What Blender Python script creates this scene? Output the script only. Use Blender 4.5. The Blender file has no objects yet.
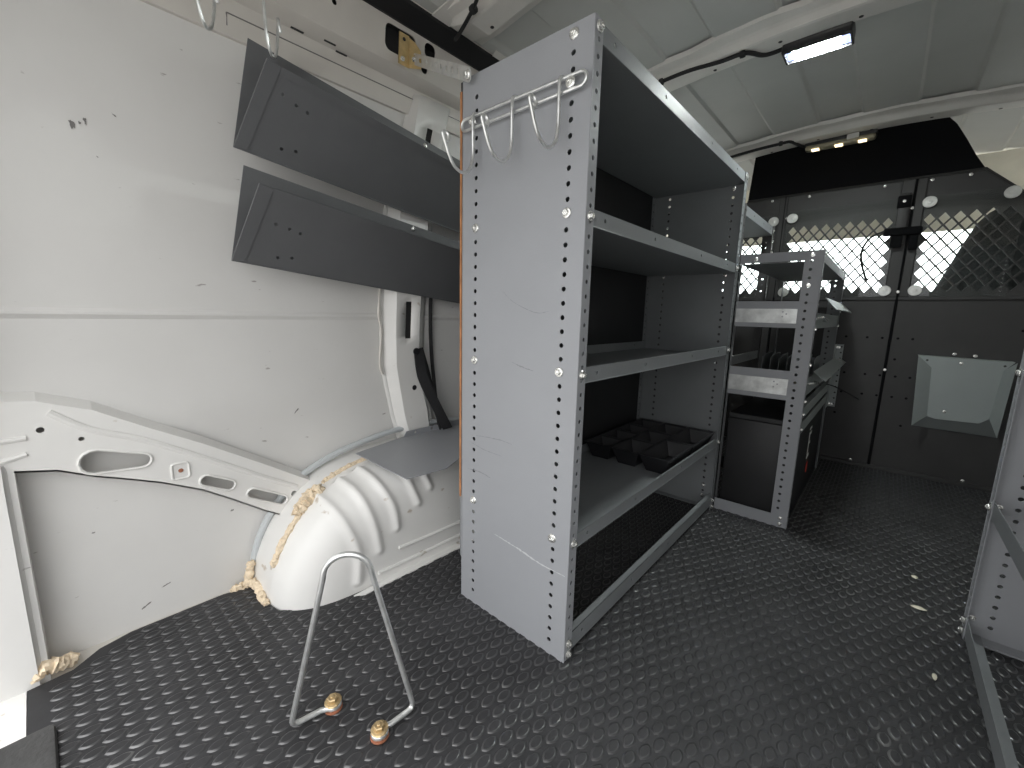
import bpy, bmesh, math, random
import numpy as np
from mathutils import Vector, Matrix
random.seed(7)
sc = bpy.context.scene
COL = sc.collection
V = Vector
PI = math.pi

# ------------------------------------------------------------------ materials
def mat(name, col, rough=0.5, metal=0.0, var=0.0, vscale=8.0, bump=0.0, bscale=200.0, col2=None, spec=0.5, coat=0.0):
    m = bpy.data.materials.new(name); m.use_nodes = True
    nt = m.node_tree; b = nt.nodes['Principled BSDF']
    b.inputs['Base Color'].default_value = (*col, 1)
    b.inputs['Roughness'].default_value = rough
    b.inputs['Metallic'].default_value = metal
    b.inputs['Specular IOR Level'].default_value = spec
    tc = nt.nodes.new('ShaderNodeTexCoord')
    if var > 0 or col2:
        n = nt.nodes.new('ShaderNodeTexNoise'); n.inputs['Scale'].default_value = vscale
        n.inputs['Detail'].default_value = 6; n.inputs['Roughness'].default_value = 0.6
        nt.links.new(tc.outputs['Object'], n.inputs['Vector'])
        r = nt.nodes.new('ShaderNodeValToRGB')
        c2 = col2 or tuple(min(1, c * (1 + var)) for c in col)
        c1 = col if col2 else tuple(c * (1 - var) for c in col)
        r.color_ramp.elements[0].position = 0.32; r.color_ramp.elements[0].color = (*c1, 1)
        r.color_ramp.elements[1].position = 0.68; r.color_ramp.elements[1].color = (*c2, 1)
        nt.links.new(n.outputs['Fac'], r.inputs['Fac'])
        nt.links.new(r.outputs['Color'], b.inputs['Base Color'])
    if bump > 0:
        n2 = nt.nodes.new('ShaderNodeTexNoise'); n2.inputs['Scale'].default_value = bscale
        n2.inputs['Detail'].default_value = 3
        nt.links.new(tc.outputs['Object'], n2.inputs['Vector'])
        bp = nt.nodes.new('ShaderNodeBump'); bp.inputs['Strength'].default_value = bump
        bp.inputs['Distance'].default_value = 0.002
        nt.links.new(n2.outputs['Fac'], bp.inputs['Height'])
        nt.links.new(bp.outputs['Normal'], b.inputs['Normal'])
    return m

def emit(name, col, s):
    m = bpy.data.materials.new(name); m.use_nodes = True
    b = m.node_tree.nodes['Principled BSDF']
    b.inputs['Base Color'].default_value = (*col, 1)
    b.inputs['Emission Color'].default_value = (*col, 1)
    b.inputs['Emission Strength'].default_value = s
    return m

def clear(name, tint, rough=0.02, gloss=0.08):
    m = bpy.data.materials.new(name); m.use_nodes = True
    nt = m.node_tree; nt.nodes.clear()
    o = nt.nodes.new('ShaderNodeOutputMaterial'); mx = nt.nodes.new('ShaderNodeMixShader')
    t = nt.nodes.new('ShaderNodeBsdfTransparent'); g = nt.nodes.new('ShaderNodeBsdfGlossy')
    t.inputs['Color'].default_value = (*tint, 1); g.inputs['Roughness'].default_value = rough
    mx.inputs['Fac'].default_value = gloss
    nt.links.new(t.outputs[0], mx.inputs[1]); nt.links.new(g.outputs[0], mx.inputs[2])
    nt.links.new(mx.outputs[0], o.inputs['Surface'])
    return m

def scuffed(name, col, mark, rough, lo=0.70, hi=0.74, stretch=(6, 40, 60), bump=0.0, col2=None, amt=0.8):
    """painted metal with sparse short scuffs of another colour"""
    m = mat(name, col, rough, 0, 0.035, 3.0, bump, 260, col2)
    nt = m.node_tree; b = nt.nodes['Principled BSDF']
    src = b.inputs['Base Color'].links[0].from_socket
    tc = nt.nodes.new('ShaderNodeTexCoord'); mp = nt.nodes.new('ShaderNodeMapping')
    mp.inputs['Scale'].default_value = stretch; mp.inputs['Rotation'].default_value = (0.35, 0.1, 0.2)
    n = nt.nodes.new('ShaderNodeTexNoise'); n.inputs['Scale'].default_value = 1.0; n.inputs['Detail'].default_value = 4
    r = nt.nodes.new('ShaderNodeValToRGB')
    r.color_ramp.elements[0].position = lo; r.color_ramp.elements[0].color = (0, 0, 0, 1)
    r.color_ramp.elements[1].position = hi; r.color_ramp.elements[1].color = (amt, amt, amt, 1)
    mx = nt.nodes.new('ShaderNodeMix'); mx.data_type = 'RGBA'
    nt.links.new(tc.outputs['Object'], mp.inputs[0]); nt.links.new(mp.outputs[0], n.inputs['Vector'])
    nt.links.new(n.outputs['Fac'], r.inputs[0]); nt.links.new(r.outputs[0], mx.inputs['Factor'])
    nt.links.new(src, mx.inputs[6]); mx.inputs[7].default_value = (*mark, 1)
    nt.links.new(mx.outputs[2], b.inputs['Base Color'])
    return m

M = {}
M['body'] = scuffed('body paint pale grey', (0.69, 0.68, 0.66), (0.30, 0.27, 0.25), 0.5, 0.715, 0.755, (10, 24, 70), col2=(0.74, 0.73, 0.71))
M['body_clean'] = mat('body paint plain', (0.66, 0.63, 0.585), 0.42, 0, 0.05, 5)
M['arch'] = scuffed('wheel arch paint', (0.74, 0.73, 0.705), (0.45, 0.38, 0.30), 0.36, 0.68, 0.73, (20, 20, 30), col2=(0.80, 0.79, 0.765))
M['roof'] = mat('roof primer grey', (0.50, 0.505, 0.485), 0.5, 0, 0.05, 4)
M['rib'] = mat('roof bow paint', (0.66, 0.64, 0.605), 0.45, 0, 0.06, 9)
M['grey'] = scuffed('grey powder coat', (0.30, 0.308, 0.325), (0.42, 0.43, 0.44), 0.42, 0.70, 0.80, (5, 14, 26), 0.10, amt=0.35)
M['grey_shaded'] = mat('grey powder coat shaded', (0.20, 0.21, 0.217), 0.48, 0, 0.05, 7, 0.10, 300)  # darker copy of the grey coat, interior shade put into the colour
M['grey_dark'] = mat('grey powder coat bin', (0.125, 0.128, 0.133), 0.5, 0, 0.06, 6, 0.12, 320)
M['grey_green'] = mat('grey powder coat pocket', (0.30, 0.325, 0.322), 0.42, 0, 0.04, 6, 0.10, 300)
M['black'] = mat('black powder coat', (0.034, 0.0325, 0.0325), 0.5, 0, 0.15, 6, 0.10, 240)
M['black_flat'] = mat('black lining', (0.005, 0.005, 0.006), 0.85, spec=0.15)
M['board'] = mat('near black back board', (0.012, 0.012, 0.013), 0.6, 0, 0.25, 5)  # near-black colour for the front of the back board
M['ply'] = mat('raw plywood edge', (0.38, 0.17, 0.07), 0.7, 0, 0.3, 30)
M['rubber'] = mat('black rubber', (0.036, 0.036, 0.038), 0.55, 0, 0.30, 7, 0.06, 400, spec=0.28)
M['rubber_rim'] = scuffed('worn tread rim', (0.040, 0.040, 0.042), (0.26, 0.26, 0.255), 0.34, 0.64, 0.74, (7, 5, 5), amt=0.55)
M['rubber_rim'].node_tree.nodes['Principled BSDF'].inputs['Specular IOR Level'].default_value = 1.0
M['rubber_soft'] = mat('black rubber strip', (0.010, 0.010, 0.011), 0.6)
M['plastic'] = mat('black plastic', (0.016, 0.016, 0.018), 0.35, 0, 0.15, 12)
M['case'] = mat('black case plastic', (0.014, 0.014, 0.015), 0.5, 0, 0.3, 6, 0.3, 300)
M['zinc'] = mat('zinc plated steel', (0.66, 0.66, 0.64), 0.34, 0.55, 0.12, 40)
M['bolt'] = mat('bright zinc bolt', (0.84, 0.84, 0.81), 0.24, 0.85, 0.1, 60)
M['wire'] = mat('galvanised wire', (0.74, 0.75, 0.74), 0.30, 0.8, 0.15, 60)
M['galv'] = mat('galvanised sheet', (0.60, 0.61, 0.60), 0.36, 0.5, 0.25, 28)
M['gold'] = mat('yellow passivated steel', (0.72, 0.55, 0.28), 0.35, 0.75, 0.15, 50)
M['brass'] = mat('rusty yellow bolt', (0.50, 0.37, 0.20), 0.4, 0.6, 0.3, 80)
M['rust'] = mat('rust red washer', (0.34, 0.13, 0.07), 0.8, 0, 0.4, 60)
M['foam'] = mat('beige sealant', (0.76, 0.63, 0.46), 0.9, 0, 0.16, 150, 0.8, 160)
M['hose'] = mat('grey seam hose', (0.50, 0.525, 0.535), 0.45)
M['strap'] = mat('black webbing', (0.014, 0.014, 0.015), 0.7, 0, 0.2, 60)
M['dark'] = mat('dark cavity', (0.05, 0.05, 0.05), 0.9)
M['white'] = mat('white print', (0.75, 0.75, 0.73), 0.5)
M['red'] = mat('red print', (0.65, 0.05, 0.03), 0.5)
M['sill'] = mat('worn black sill plastic', (0.055, 0.055, 0.055), 0.55, 0, 0.35, 14, 0.4, 150)
M['headliner'] = mat('tan headliner', (0.80, 0.77, 0.66), 0.9, 0, 0.06, 12)
M['seat'] = mat('charcoal seat cloth', (0.035, 0.040, 0.040), 0.85, 0, 0.15, 30)
M['dash'] = mat('dark dashboard plastic', (0.03, 0.03, 0.032), 0.6)
M['orange'] = mat('orange cloth', (0.75, 0.20, 0.06), 0.7, 0, 0.12, 12)
M['chip'] = mat('pale paint flake', (0.72, 0.68, 0.55), 0.6, 0, 0.15, 60)
M['scratch'] = mat('pale scratch', (0.52, 0.53, 0.54), 0.6)
M['smudge'] = mat('dark smudge', (0.20, 0.19, 0.185), 0.7)
M['led'] = emit('white led', (0.93, 1.0, 0.965), 480.0)
M['lens'] = emit('led lens', (0.50, 0.58, 0.95), 1.0)
M['bulb'] = emit('warm bulb', (1.0, 0.82, 0.50), 2.0)
M['tan_plastic'] = mat('tan lamp housing', (0.40, 0.36, 0.26), 0.4)
M['poly'] = clear('clear plastic sheet', (0.97, 0.98, 0.975), 0.02, 0.03)
M['glass'] = clear('windscreen glass', (0.95, 0.98, 0.97), 0.0, 0.05)
M['ground'] = mat('pale concrete', (0.24, 0.235, 0.225), 0.9, 0, 0.1, 1.5)
M['hedge'] = mat('grey green foliage', (0.10, 0.12, 0.09), 0.9, 0, 0.4, 4)

# ------------------------------------------------------------------ mesh helpers
def nb(): return bmesh.new()

def wloc(o):
    v = V((0, 0, 0))
    while o: v += o.location; o = o.parent
    return v

def obj(name, bm, m, parent=None, smooth=True, ang=32):
    """world-space bmesh -> one mesh object, re-based on its parent"""
    bmesh.ops.recalc_face_normals(bm, faces=bm.faces)
    me = bpy.data.meshes.new(name)
    if parent: bmesh.ops.translate(bm, verts=bm.verts, vec=-wloc(parent))
    bm.to_mesh(me); bm.free()
    for x in (m if isinstance(m, (list, tuple)) else [m]): me.materials.append(x)
    if smooth and me.polygons:
        me.polygons.foreach_set('use_smooth', [True] * len(me.polygons))
        me.set_sharp_from_angle(angle=math.radians(ang))
    o = bpy.data.objects.new(name, me); COL.objects.link(o)
    if parent: o.parent = parent
    return o

def thing(name, label, cat, loc=(0, 0, 0), group=None):
    o = bpy.data.objects.new(name, None); COL.objects.link(o)
    o.empty_display_size = 0.05
    o.location = loc; o['label'] = label; o['category'] = cat
    if group: o['group'] = group
    return o

def tag(o, label, cat, group=None):
    o['label'] = label; o['category'] = cat
    if group: o['group'] = group
    return o

def struct(o): o['kind'] = 'structure'; return o

def box(bm, a, b, mi=0):
    x0, y0, z0 = a; x1, y1, z1 = b
    vs = [bm.verts.new(p) for p in ((x0,y0,z0),(x1,y0,z0),(x1,y1,z0),(x0,y1,z0),(x0,y0,z1),(x1,y0,z1),(x1,y1,z1),(x0,y1,z1))]
    for f in ((0,3,2,1),(4,5,6,7),(0,1,5,4),(1,2,6,5),(2,3,7,6),(3,0,4,7)):
        bm.faces.new([vs[i] for i in f]).material_index = mi
    return bm

def bbox(a, b, bev=0.003, seg=2):
    bm = box(nb(), a, b)
    bmesh.ops.bevel(bm, geom=bm.edges[:], offset=bev, segments=seg, affect='EDGES', profile=0.5)
    return bm

def prism(bm, pts, vec, mi=0):
    """closed planar polygon swept along vec"""
    vec = V(vec); n = len(pts)
    a = [bm.verts.new(p) for p in pts]; b = [bm.verts.new(V(p) + vec) for p in pts]
    bm.faces.new(a).material_index = mi; bm.faces.new(b[::-1]).material_index = mi
    for i in range(n):
        bm.faces.new((a[i], b[i], b[(i+1) % n], a[(i+1) % n])).material_index = mi
    return bm

def plate(bm, outer, holes, org, U, W, t, mi=0):
    """sheet with holes: 2-D outlines in the frame org + u*U + w*W, thickness vector t"""
    org, U, W, t = V(org), V(U), V(W), V(t)
    edges = []
    for loop in [outer] + list(holes):
        vs = [bm.verts.new(org + U * p[0] + W * p[1]) for p in loop]
        for i in range(len(vs)): edges.append(bm.edges.new((vs[i], vs[(i+1) % len(vs)])))
    nrm = U.cross(W).normalized()
    r = bmesh.ops.triangle_fill(bm, use_beauty=True, use_dissolve=False, edges=edges, normal=nrm)
    fs = [g for g in r['geom'] if isinstance(g, bmesh.types.BMFace)]
    for f in fs: f.material_index = mi
    e = bmesh.ops.extrude_face_region(bm, geom=fs, use_keep_orig=True)
    vs = [g for g in e['geom'] if isinstance(g, bmesh.types.BMVert)]
    bmesh.ops.translate(bm, verts=vs, vec=t)
    return bm

def circ(cx, cy, r, n=10): return [(cx + r*math.cos(2*PI*i/n), cy + r*math.sin(2*PI*i/n)) for i in range(n)]

def slot(p, q, r, n=6, r2=None):
    """stadium outline around the segment p-q"""
    r2 = r2 or r
    a = math.atan2(q[1]-p[1], q[0]-p[0]); out = []
    for i in range(n+1):
        t = a - PI/2 + PI*i/n; out.append((q[0] + r2*math.cos(t), q[1] + r2*math.sin(t)))
    for i in range(n+1):
        t = a + PI/2 + PI*i/n; out.append((p[0] + r*math.cos(t), p[1] + r*math.sin(t)))
    return out

def rrect(x0, y0, x1, y1, r, n=4):
    out = []
    for cx, cy, a in ((x1-r, y0+r, -PI/2), (x1-r, y1-r, 0), (x0+r, y1-r, PI/2), (x0+r, y0+r, PI)):
        for i in range(n+1):
            t = a + PI/2*i/n; out.append((cx + r*math.cos(t), cy + r*math.sin(t)))
    return out

def smoothpath(pts, n=8, closed=False):
    """Catmull-Rom through the points"""
    P = [V(p) for p in pts]; N = len(P); out = []
    rng = range(N if closed else N-1)
    for i in rng:
        if closed: p0, p1, p2, p3 = P[i-1], P[i], P[(i+1) % N], P[(i+2) % N]
        else: p0, p1, p2, p3 = P[max(i-1, 0)], P[i], P[i+1], P[min(i+2, N-1)]
        for k in range(n):
            t = k/n
            out.append(0.5*((2*p1) + (p2-p0)*t + (2*p0-5*p1+4*p2-p3)*t*t + (3*p1-p0-3*p2+p3)*t**3))
    if not closed: out.append(P[-1])
    return out

def fillet(pts, r, n=5):
    P = [V(p) for p in pts]; out = [P[0]]
    for i in range(1, len(P)-1):
        a = (P[i-1]-P[i]); b = (P[i+1]-P[i]); d = min(r, a.length*0.48, b.length*0.48)
        p, q = P[i] + a.normalized()*d, P[i] + b.normalized()*d
        for k in range(n+1):
            t = k/n; out.append(p*(1-t)**2 + P[i]*2*t*(1-t) + q*t*t)
    out.append(P[-1]); return out

def tube(bm, path, r, n=8, closed=False, taper=None, flat=None):
    P = [V(p) for p in path]; N = len(P)
    T = []
    for i in range(N):
        if closed: d = P[(i+1) % N] - P[i-1]
        else: d = P[min(i+1, N-1)] - P[max(i-1, 0)]
        T.append(d.normalized())
    up = V((0, 0, 1)) if abs(T[0].z) < 0.9 else V((1, 0, 0))
    u = T[0].cross(up).normalized(); rings = []
    for i in range(N):
        u = (u - T[i]*u.dot(T[i]))
        u = u.normalized() if u.length > 1e-6 else T[i].orthogonal().normalized()
        w = T[i].cross(u)
        rr = r if taper is None else r*taper(i/(N-1))
        fl = flat or 1.0
        rings.append([bm.verts.new(P[i] + (u*math.cos(2*PI*k/n) + w*fl*math.sin(2*PI*k/n))*rr) for k in range(n)])
    for i in range(N if closed else N-1):
        a, b = rings[i], rings[(i+1) % N]
        for k in range(n): bm.faces.new((a[k], a[(k+1) % n], b[(k+1) % n], b[k]))
    if not closed:
        bm.faces.new(rings[0][::-1]); bm.faces.new(rings[-1])
    return bm

def lathe(bm, prof, n=16, mtx=None):
    """profile of (radius, height) spun about z"""
    mtx = mtx or Matrix.Identity(4); rings = []
    for r, h in prof:
        rings.append([bm.verts.new(mtx @ V((r*math.cos(2*PI*k/n), r*math.sin(2*PI*k/n), h))) for k in range(n)])
    for a, b in zip(rings, rings[1:]):
        for k in range(n): bm.faces.new((a[k], a[(k+1) % n], b[(k+1) % n], b[k]))
    bm.faces.new(rings[0][::-1]); bm.faces.new(rings[-1])
    return bm

def grid(bm, f, nu, nv, mi=0):
    vs = [[bm.verts.new(f(i/nu, j/nv)) for j in range(nv+1)] for i in range(nu+1)]
    for i in range(nu):
        for j in range(nv): bm.faces.new((vs[i][j], vs[i+1][j], vs[i+1][j+1], vs[i][j+1])).material_index = mi
    return vs

# bolts share meshes (head along +z)
def bolt_mesh(name, r, m):
    bm = nb()
    lathe(bm, [(r*1.3, 0), (r*1.35, r*.12), (r*1.2, r*.28), (r*.9, r*.34)], 14)
    lathe(bm, [(r*.86, r*.3), (r*.86, r*.85), (r*.7, r*1.0)], 6)
    lathe(bm, [(r*.34, r*.95), (r*.34, r*1.1), (r*.2, r*1.16)], 8)
    bmesh.ops.recalc_face_normals(bm, faces=bm.faces)
    me = bpy.data.meshes.new(name); bm.to_mesh(me); bm.free(); me.materials.append(m)
    return me
BOLT = bolt_mesh('flanged bolt', 0.0062, M['bolt'])
BOLT_S = bolt_mesh('small bolt', 0.0045, M['bolt'])
BOLT_Y = bolt_mesh('yellow bolt', 0.0095, M['brass'])

def place(name, me, p, axis, parent):
    o = bpy.data.objects.new(name, me); COL.objects.link(o)
    o.rotation_euler = V((0, 0, 1)).rotation_difference(V(axis)).to_euler()
    o.location = V(p) - wloc(parent); o.parent = parent
    return o

# ------------------------------------------------------------------ camera
E_H = 0.62
yaw, pit, rol = 0.722318964, 0.166704611, 0.0233083265
fwd = V((-math.sin(yaw)*math.cos(pit), math.cos(yaw)*math.cos(pit), -math.sin(pit)))
rgt = V((math.cos(yaw), math.sin(yaw), 0)); upv = rgt.cross(fwd)
r2 = rgt*math.cos(rol) + upv*math.sin(rol); u2 = upv*math.cos(rol) - rgt*math.sin(rol)
cam = bpy.data.cameras.new('camera'); co = bpy.data.objects.new('camera', cam); COL.objects.link(co)
mw = Matrix.Identity(3); mw.col[0] = r2; mw.col[1] = u2; mw.col[2] = -fwd
co.matrix_world = Matrix.Translation((0, 0, E_H)) @ mw.to_4x4()
cam.sensor_width = 36; cam.lens = 36*420.0244/1024; cam.clip_start = 0.01
sc.camera = co

# ------------------------------------------------------------------ setting: floor
XL, XR, YB, YF = -1.03, 0.66, -0.13, 2.324
def floor_mesh():
    # rubber mat: base with a notch round the wheel arch, plus moulded pointed oval treads
    bm = nb()
    out = [(-0.965, -0.072), (-0.86, -0.072), (-0.78, -0.075), (XR, -0.075), (XR, YF), (-1.0, YF), (-1.0, 1.16), (-0.80, 1.12),
           (-0.79, 0.70), (-0.803, 0.50), (-0.815, 0.37), (-0.835, 0.315), (-0.872, 0.272), (-0.925, 0.264), (-0.965, 0.285), (-0.995, 0.275),
           (-1.012, 0.21), (-1.013, 0.06), (-1.0, 0.015), (-0.97, -0.02)]
    plate(bm, out, [], (0, 0, 0), (1, 0, 0), (0, 1, 0), (0, 0, -0.008))
    px, py, L, W, H = 0.0247, 0.0240, 0.0150, 0.0088, 0.0015
    prof = []
    n = 9
    for i in range(n):            # pointed oval, clockwise from the tip
        t = -1 + 2*i/(n-1); prof.append((W*(1 - t*t)**0.70 if abs(t) < 1 else 0, L*t))
    right = prof; left = [(-x, y) for x, y in prof[-2:0:-1]]
    ring = right + left
    inner = [(x*0.86, y*0.90) for x, y in ring]
    def inside(x, y):
        c = False; j = len(out)-1
        for i in range(len(out)):
            xi, yi = out[i]; xj, yj = out[j]
            if (yi > y) != (yj > y) and x < (xj-xi)*(y-yi)/(yj-yi)+xi: c = not c
            j = i
        return c
    row = 0; y = -0.058
    while y < YF - 0.01:
        x = -1.0 + (px/2 if row % 2 else 0)
        while x < 0.64:
            if all(inside(x+a, y+b) for a, b in ((0.009, 0), (-0.009, 0), (0, 0.015), (0, -0.015))) and not (x > 0.3 and y < 0.6):
                rings = [[bm.verts.new((x+q[0]*k, y+q[1]*(1-(1-k)*0.7), h)) for q in ring] for k, h in ((1.0, -0.0002), (0.86, 0.0010), (0.66, 0.0017), (0.63, 0.00172))]
                m = len(ring)
                for a, b in zip(rings, rings[1:]):
                    for i in range(m): bm.faces.new((a[i], a[(i+1) % m], b[(i+1) % m], b[i])).material_index = 1
                bm.faces.new(rings[-1])
            x += px
        y += py; row += 1
    return bm
fl = struct(obj('floor', floor_mesh(), [M['rubber'], M['rubber_rim']], None, True, 50))
bm = nb(); box(bm, (XL-0.02, YB-0.02, -0.03), (XR, YF+0.02, -0.0085))
obj('steel_deck', bm, M['body_clean'], fl)

# sill behind the mat at the rear door
bm = bbox((-0.845, -0.30, -0.02), (0.66, -0.043, 0.012), 0.006, 2)
s = struct(obj('trim_1', bm, M['sill']))
bm = nb(); box(bm, (-0.845, -0.30, -0.07), (0.66, -0.28, -0.02)); obj('sill_lip', bm, M['sill'], s)

# ------------------------------------------------------------------ setting: left wall
def wall_profile():
    return [(-1.03, -0.03), (-1.03, 0.33), (-1.029, 0.365), (-1.022, 0.40), (-1.021, 0.43), (-1.022, 0.594), (-1.0195, 0.598), (-1.0165, 0.602),
            (-1.0165, 0.606), (-1.021, 0.612), (-1.020, 0.80), (-1.013, 0.98), (-1.006, 1.115), (-1.006, 1.30)]
def extr(profile, y0, y1, th=0.0, seg=1, closed=False):
    bm = nb(); rows = []
    for k in range(seg+1):
        y = y0 + (y1-y0)*k/seg
        rows.append([bm.verts.new((x, y, z)) for x, z in profile])
    n = len(profile)
    for a, b in zip(rows, rows[1:]):
        for i in range(n if closed else n-1): bm.faces.new((a[i], a[(i+1) % n], b[(i+1) % n], b[i]))
    if closed:
        bm.faces.new(rows[0]); bm.faces.new(rows[-1][::-1])
    return bm
pr = wall_profile()
prc = pr + [(x-0.03, z) for x, z in pr[::-1]]
wl = struct(obj('wall_left', extr(prc, YB, YF+0.02, closed=True), M['body'], None, True, 14))

# roof rail above the wall: lower strip, ledge, pierced face
RX0, RZ0, RX1, RZ1 = -0.952, 1.195, -0.940, 1.283          # face runs from (RX0,RZ0) up to (RX1,RZ1)
bm = extr([(-1.006, 1.122), (-0.998, 1.122), (-0.992, 1.150), (-0.992, 1.166), (-0.985, 1.180), (-0.962, 1.187), (RX0, RZ0), (RX0-0.003, RZ0+0.003),
           (-0.965, 1.190), (-0.990, 1.183), (-0.999, 1.168)], YB, YF, closed=True)
rail = obj('roof_rail', bm, M['body_clean'], wl)
bm = nb(); fw = V((RX1-RX0, 0, RZ1-RZ0)); fl_ = fw.length; fu = fw.normalized()
hol = [rrect(0.606, 0.022, 0.690, 0.076, 0.014), rrect(0.715, 0.050, 0.748, 0.082, 0.012), rrect(0.655, 0.006, 0.69, 0.03, 0.01) if 0 else circ(0.718, 0.022, 0.010, 12),
       rrect(0.845, 0.030, 0.895, 0.068, 0.010), slot((0.842, 0.012), (0.885, 0.010), 0.004), rrect(0.40, 0.058, 0.45, 0.082, 0.010), circ(0.487, 0.055, 0.006), rrect(0.20, 0.02, 0.26, 0.07, 0.012)]
hol += [rrect(1.0+0.35*k, 0.02, 1.08+0.35*k, 0.07, 0.014) for k in range(3)]
plate(bm, [(YB, 0), (YF, 0), (YF, fl_), (YB, fl_)], hol, (RX0, 0, RZ0), (0, 1, 0), fu, (-0.003, 0, 0.0004))
obj('rail_face', bm, M['body_clean'], rail)
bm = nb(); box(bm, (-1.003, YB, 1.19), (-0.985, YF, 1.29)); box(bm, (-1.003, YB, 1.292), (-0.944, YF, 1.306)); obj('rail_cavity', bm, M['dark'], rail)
bm = nb(); box(bm, (-1.04, YB, 1.300), (-0.90, YF, 1.42)); obj('outer_skin', bm, M['body_clean'], wl)
bm = nb()
for (y, z, x) in ((0.41, 1.181, -0.982), (0.475, 1.184, -0.975), (0.505, 1.1795, -0.985)):
    prism(bm, [(x, y, z-0.0006), (x+0.004, y, z+0.0005), (x+0.004, y+0.025, z+0.0005), (x, y+0.025, z-0.0006)], (0.0006, 0, -0.0012))
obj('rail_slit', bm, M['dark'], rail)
# thin sealed seam along the lower strip
bm = nb(); tube(bm, [(-0.9915, y, 1.1585) for y in (0.30, 0.5, 0.7, 0.9)], 0.0011, 6); tube(bm, [(-0.9915, 0.30, 1.1585), (-0.995, 0.30, 1.138)], 0.0012, 6)
obj('rail_seam', bm, M['smudge'], rail)
# black rubber strip between rail and roof
bm = extr([(-0.942, 1.281), (-0.932, 1.279), (-0.897, 1.301), (-0.896, 1.309), (-0.944, 1.309)], YB, YF, closed=True)
obj('rubber_strip', bm, M['rubber_soft'], wl)

# upright post in the middle of the wall (pressed channel with slots)
def post_mesh():
    bm = nb()
    # rows z: (z, wall-left y, face-left y, face-right y, wall-right y, face x)
    R = [(0.255, 0.668, 0.690, 0.758, 0.778, -0.994), (0.33, 0.648, 0.668, 0.745, 0.765, -0.990), (0.40, 0.634, 0.655, 0.728, 0.750, -0.988), (0.47, 0.621, 0.643, 0.715, 0.738, -0.986),
         (0.56, 0.621, 0.643, 0.718, 0.740, -0.986), (0.66, 0.624, 0.648, 0.725, 0.748, -0.986), (0.86, 0.640, 0.662, 0.752, 0.775, -0.986), (1.02, 0.675, 0.698, 0.785, 0.806, -0.984), (1.17, 0.705, 0.725, 0.822, 0.842, -0.978)]
    def at(z):
        for a, b in zip(R, R[1:]):
            if a[0] <= z <= b[0]:
                t = (z-a[0])/(b[0]-a[0]); return [p+(q-p)*t for p, q in zip(a, b)]
        return list(R[-1])
    slots = [(0.545, 0.645, 0.010), (0.99, 1.10, 0.011)]
    # face as columns with slot openings: split rows at slot ends
    zs = sorted(set([r[0] for r in R] + [s[0] for s in slots] + [s[1] for s in slots] + [0.285 + 0.03*k for k in range(29)]))
    prev = None
    def wx(z): return -1.012
    for z in zs:
        r = at(z); c = (r[2]+r[3])/2
        hw = 0.009
        ys = [r[1]-0.012, r[1], r[2]-0.006, r[2], c-hw, c+hw, r[3], r[3]+0.006, r[4], r[4]+0.012]
        xs = [wx(z), wx(z), r[5]-0.006, r[5], r[5], r[5], r[5], r[5]-0.006, wx(z), wx(z)]
        row = [bm.verts.new((x, y, z)) for x, y in zip(xs, ys)]
        if prev:
            pz, pv = prev
            for i in range(9):
                if i == 4 and any(s[0]-1e-6 <= pz and z <= s[1]+1e-6 for s in slots): continue
                bm.faces.new((pv[i], pv[i+1], row[i+1], row[i]))
        prev = (z, row)
    return bm
pm = post_mesh()
po = obj('wall_post', pm, M['arch'], wl)
md = po.modifiers.new('thick', 'SOLIDIFY'); md.thickness = 0.002; md.offset = 0
bm = nb(); prism(bm, [(-1.013, 0.675, 0.53), (-1.013, 0.70, 0.53), (-1.013, 0.72, 0.66), (-1.013, 0.69, 0.66)], (0.012, 0, 0)); prism(bm, [(-1.0, 0.70, 0.98), (-1.0, 0.76, 0.98), (-1.0, 0.78, 1.11), (-1.0, 0.72, 1.11)], (0.012, 0, 0))
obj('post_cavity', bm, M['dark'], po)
bm = nb(); lathe(bm, [(0.0075, 0), (0.007, 0.001)], 14, Matrix.Translation((-0.9868, 0.700, 0.405)) @ Matrix.Rotation(PI/2, 4, 'Y')); obj('plug', bm, M['plastic'], po)
bm = nb(); tube(bm, smoothpath([(-1.008, 0.62, 0.74), (-1.006, 0.605, 0.62), (-1.008, 0.612, 0.56), (-1.006, 0.604, 0.48), (-1.008, 0.612, 0.45)], 6), 0.004, 6, taper=lambda t: 0.7+0.5*math.sin(17*t)**2)
obj('sealant_bead', bm, M['body_clean'], po)
bm = nb(); tube(bm, smoothpath([(-1.005, 0.778, 0.70), (-1.004, 0.772, 0.62), (-1.005, 0.775, 0.50), (-1.004, 0.79, 0.35), (-1.004, 0.80, 0.27)], 6), 0.0055, 8)
obj('wiring', bm, M['strap'], po)

# diagonal pressed brace at the rear of the wall
BX = -0.995
def bp(y, z): return (y, z)
outer = [(-0.14, 0.455), (-0.055, 0.467), (-0.012, 0.462), (0.05, 0.438), (0.122, 0.392), (0.20, 0.345), (0.30, 0.278), (0.402, 0.208), (0.362, 0.150), (0.349, 0.135),
         (0.30, 0.168), (0.24, 0.215), (0.19, 0.252), (0.13, 0.285), (0.09, 0.303), (0.042, 0.323), (0.0, 0.345), (-0.05, 0.356), (-0.14, 0.350)]
holes = [slot((0.045, 0.350), (0.105, 0.338), 0.0215, 7, 0.0135), slot((0.198, 0.271), (0.236, 0.250), 0.0115, 6), slot((0.278, 0.218), (0.336, 0.184), 0.0115, 6), circ(0.363, 0.190, 0.007, 10), circ(-0.012, 0.418, 0.005, 8), circ(0.032, 0.394, 0.004, 8)]
bm = nb(); plate(bm, outer, holes, (BX, 0, 0), (0, 1, 0), (0, 0, 1), (-0.0025, 0, 0))
brace = obj('diagonal_brace', bm, M['arch'], wl)
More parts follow.
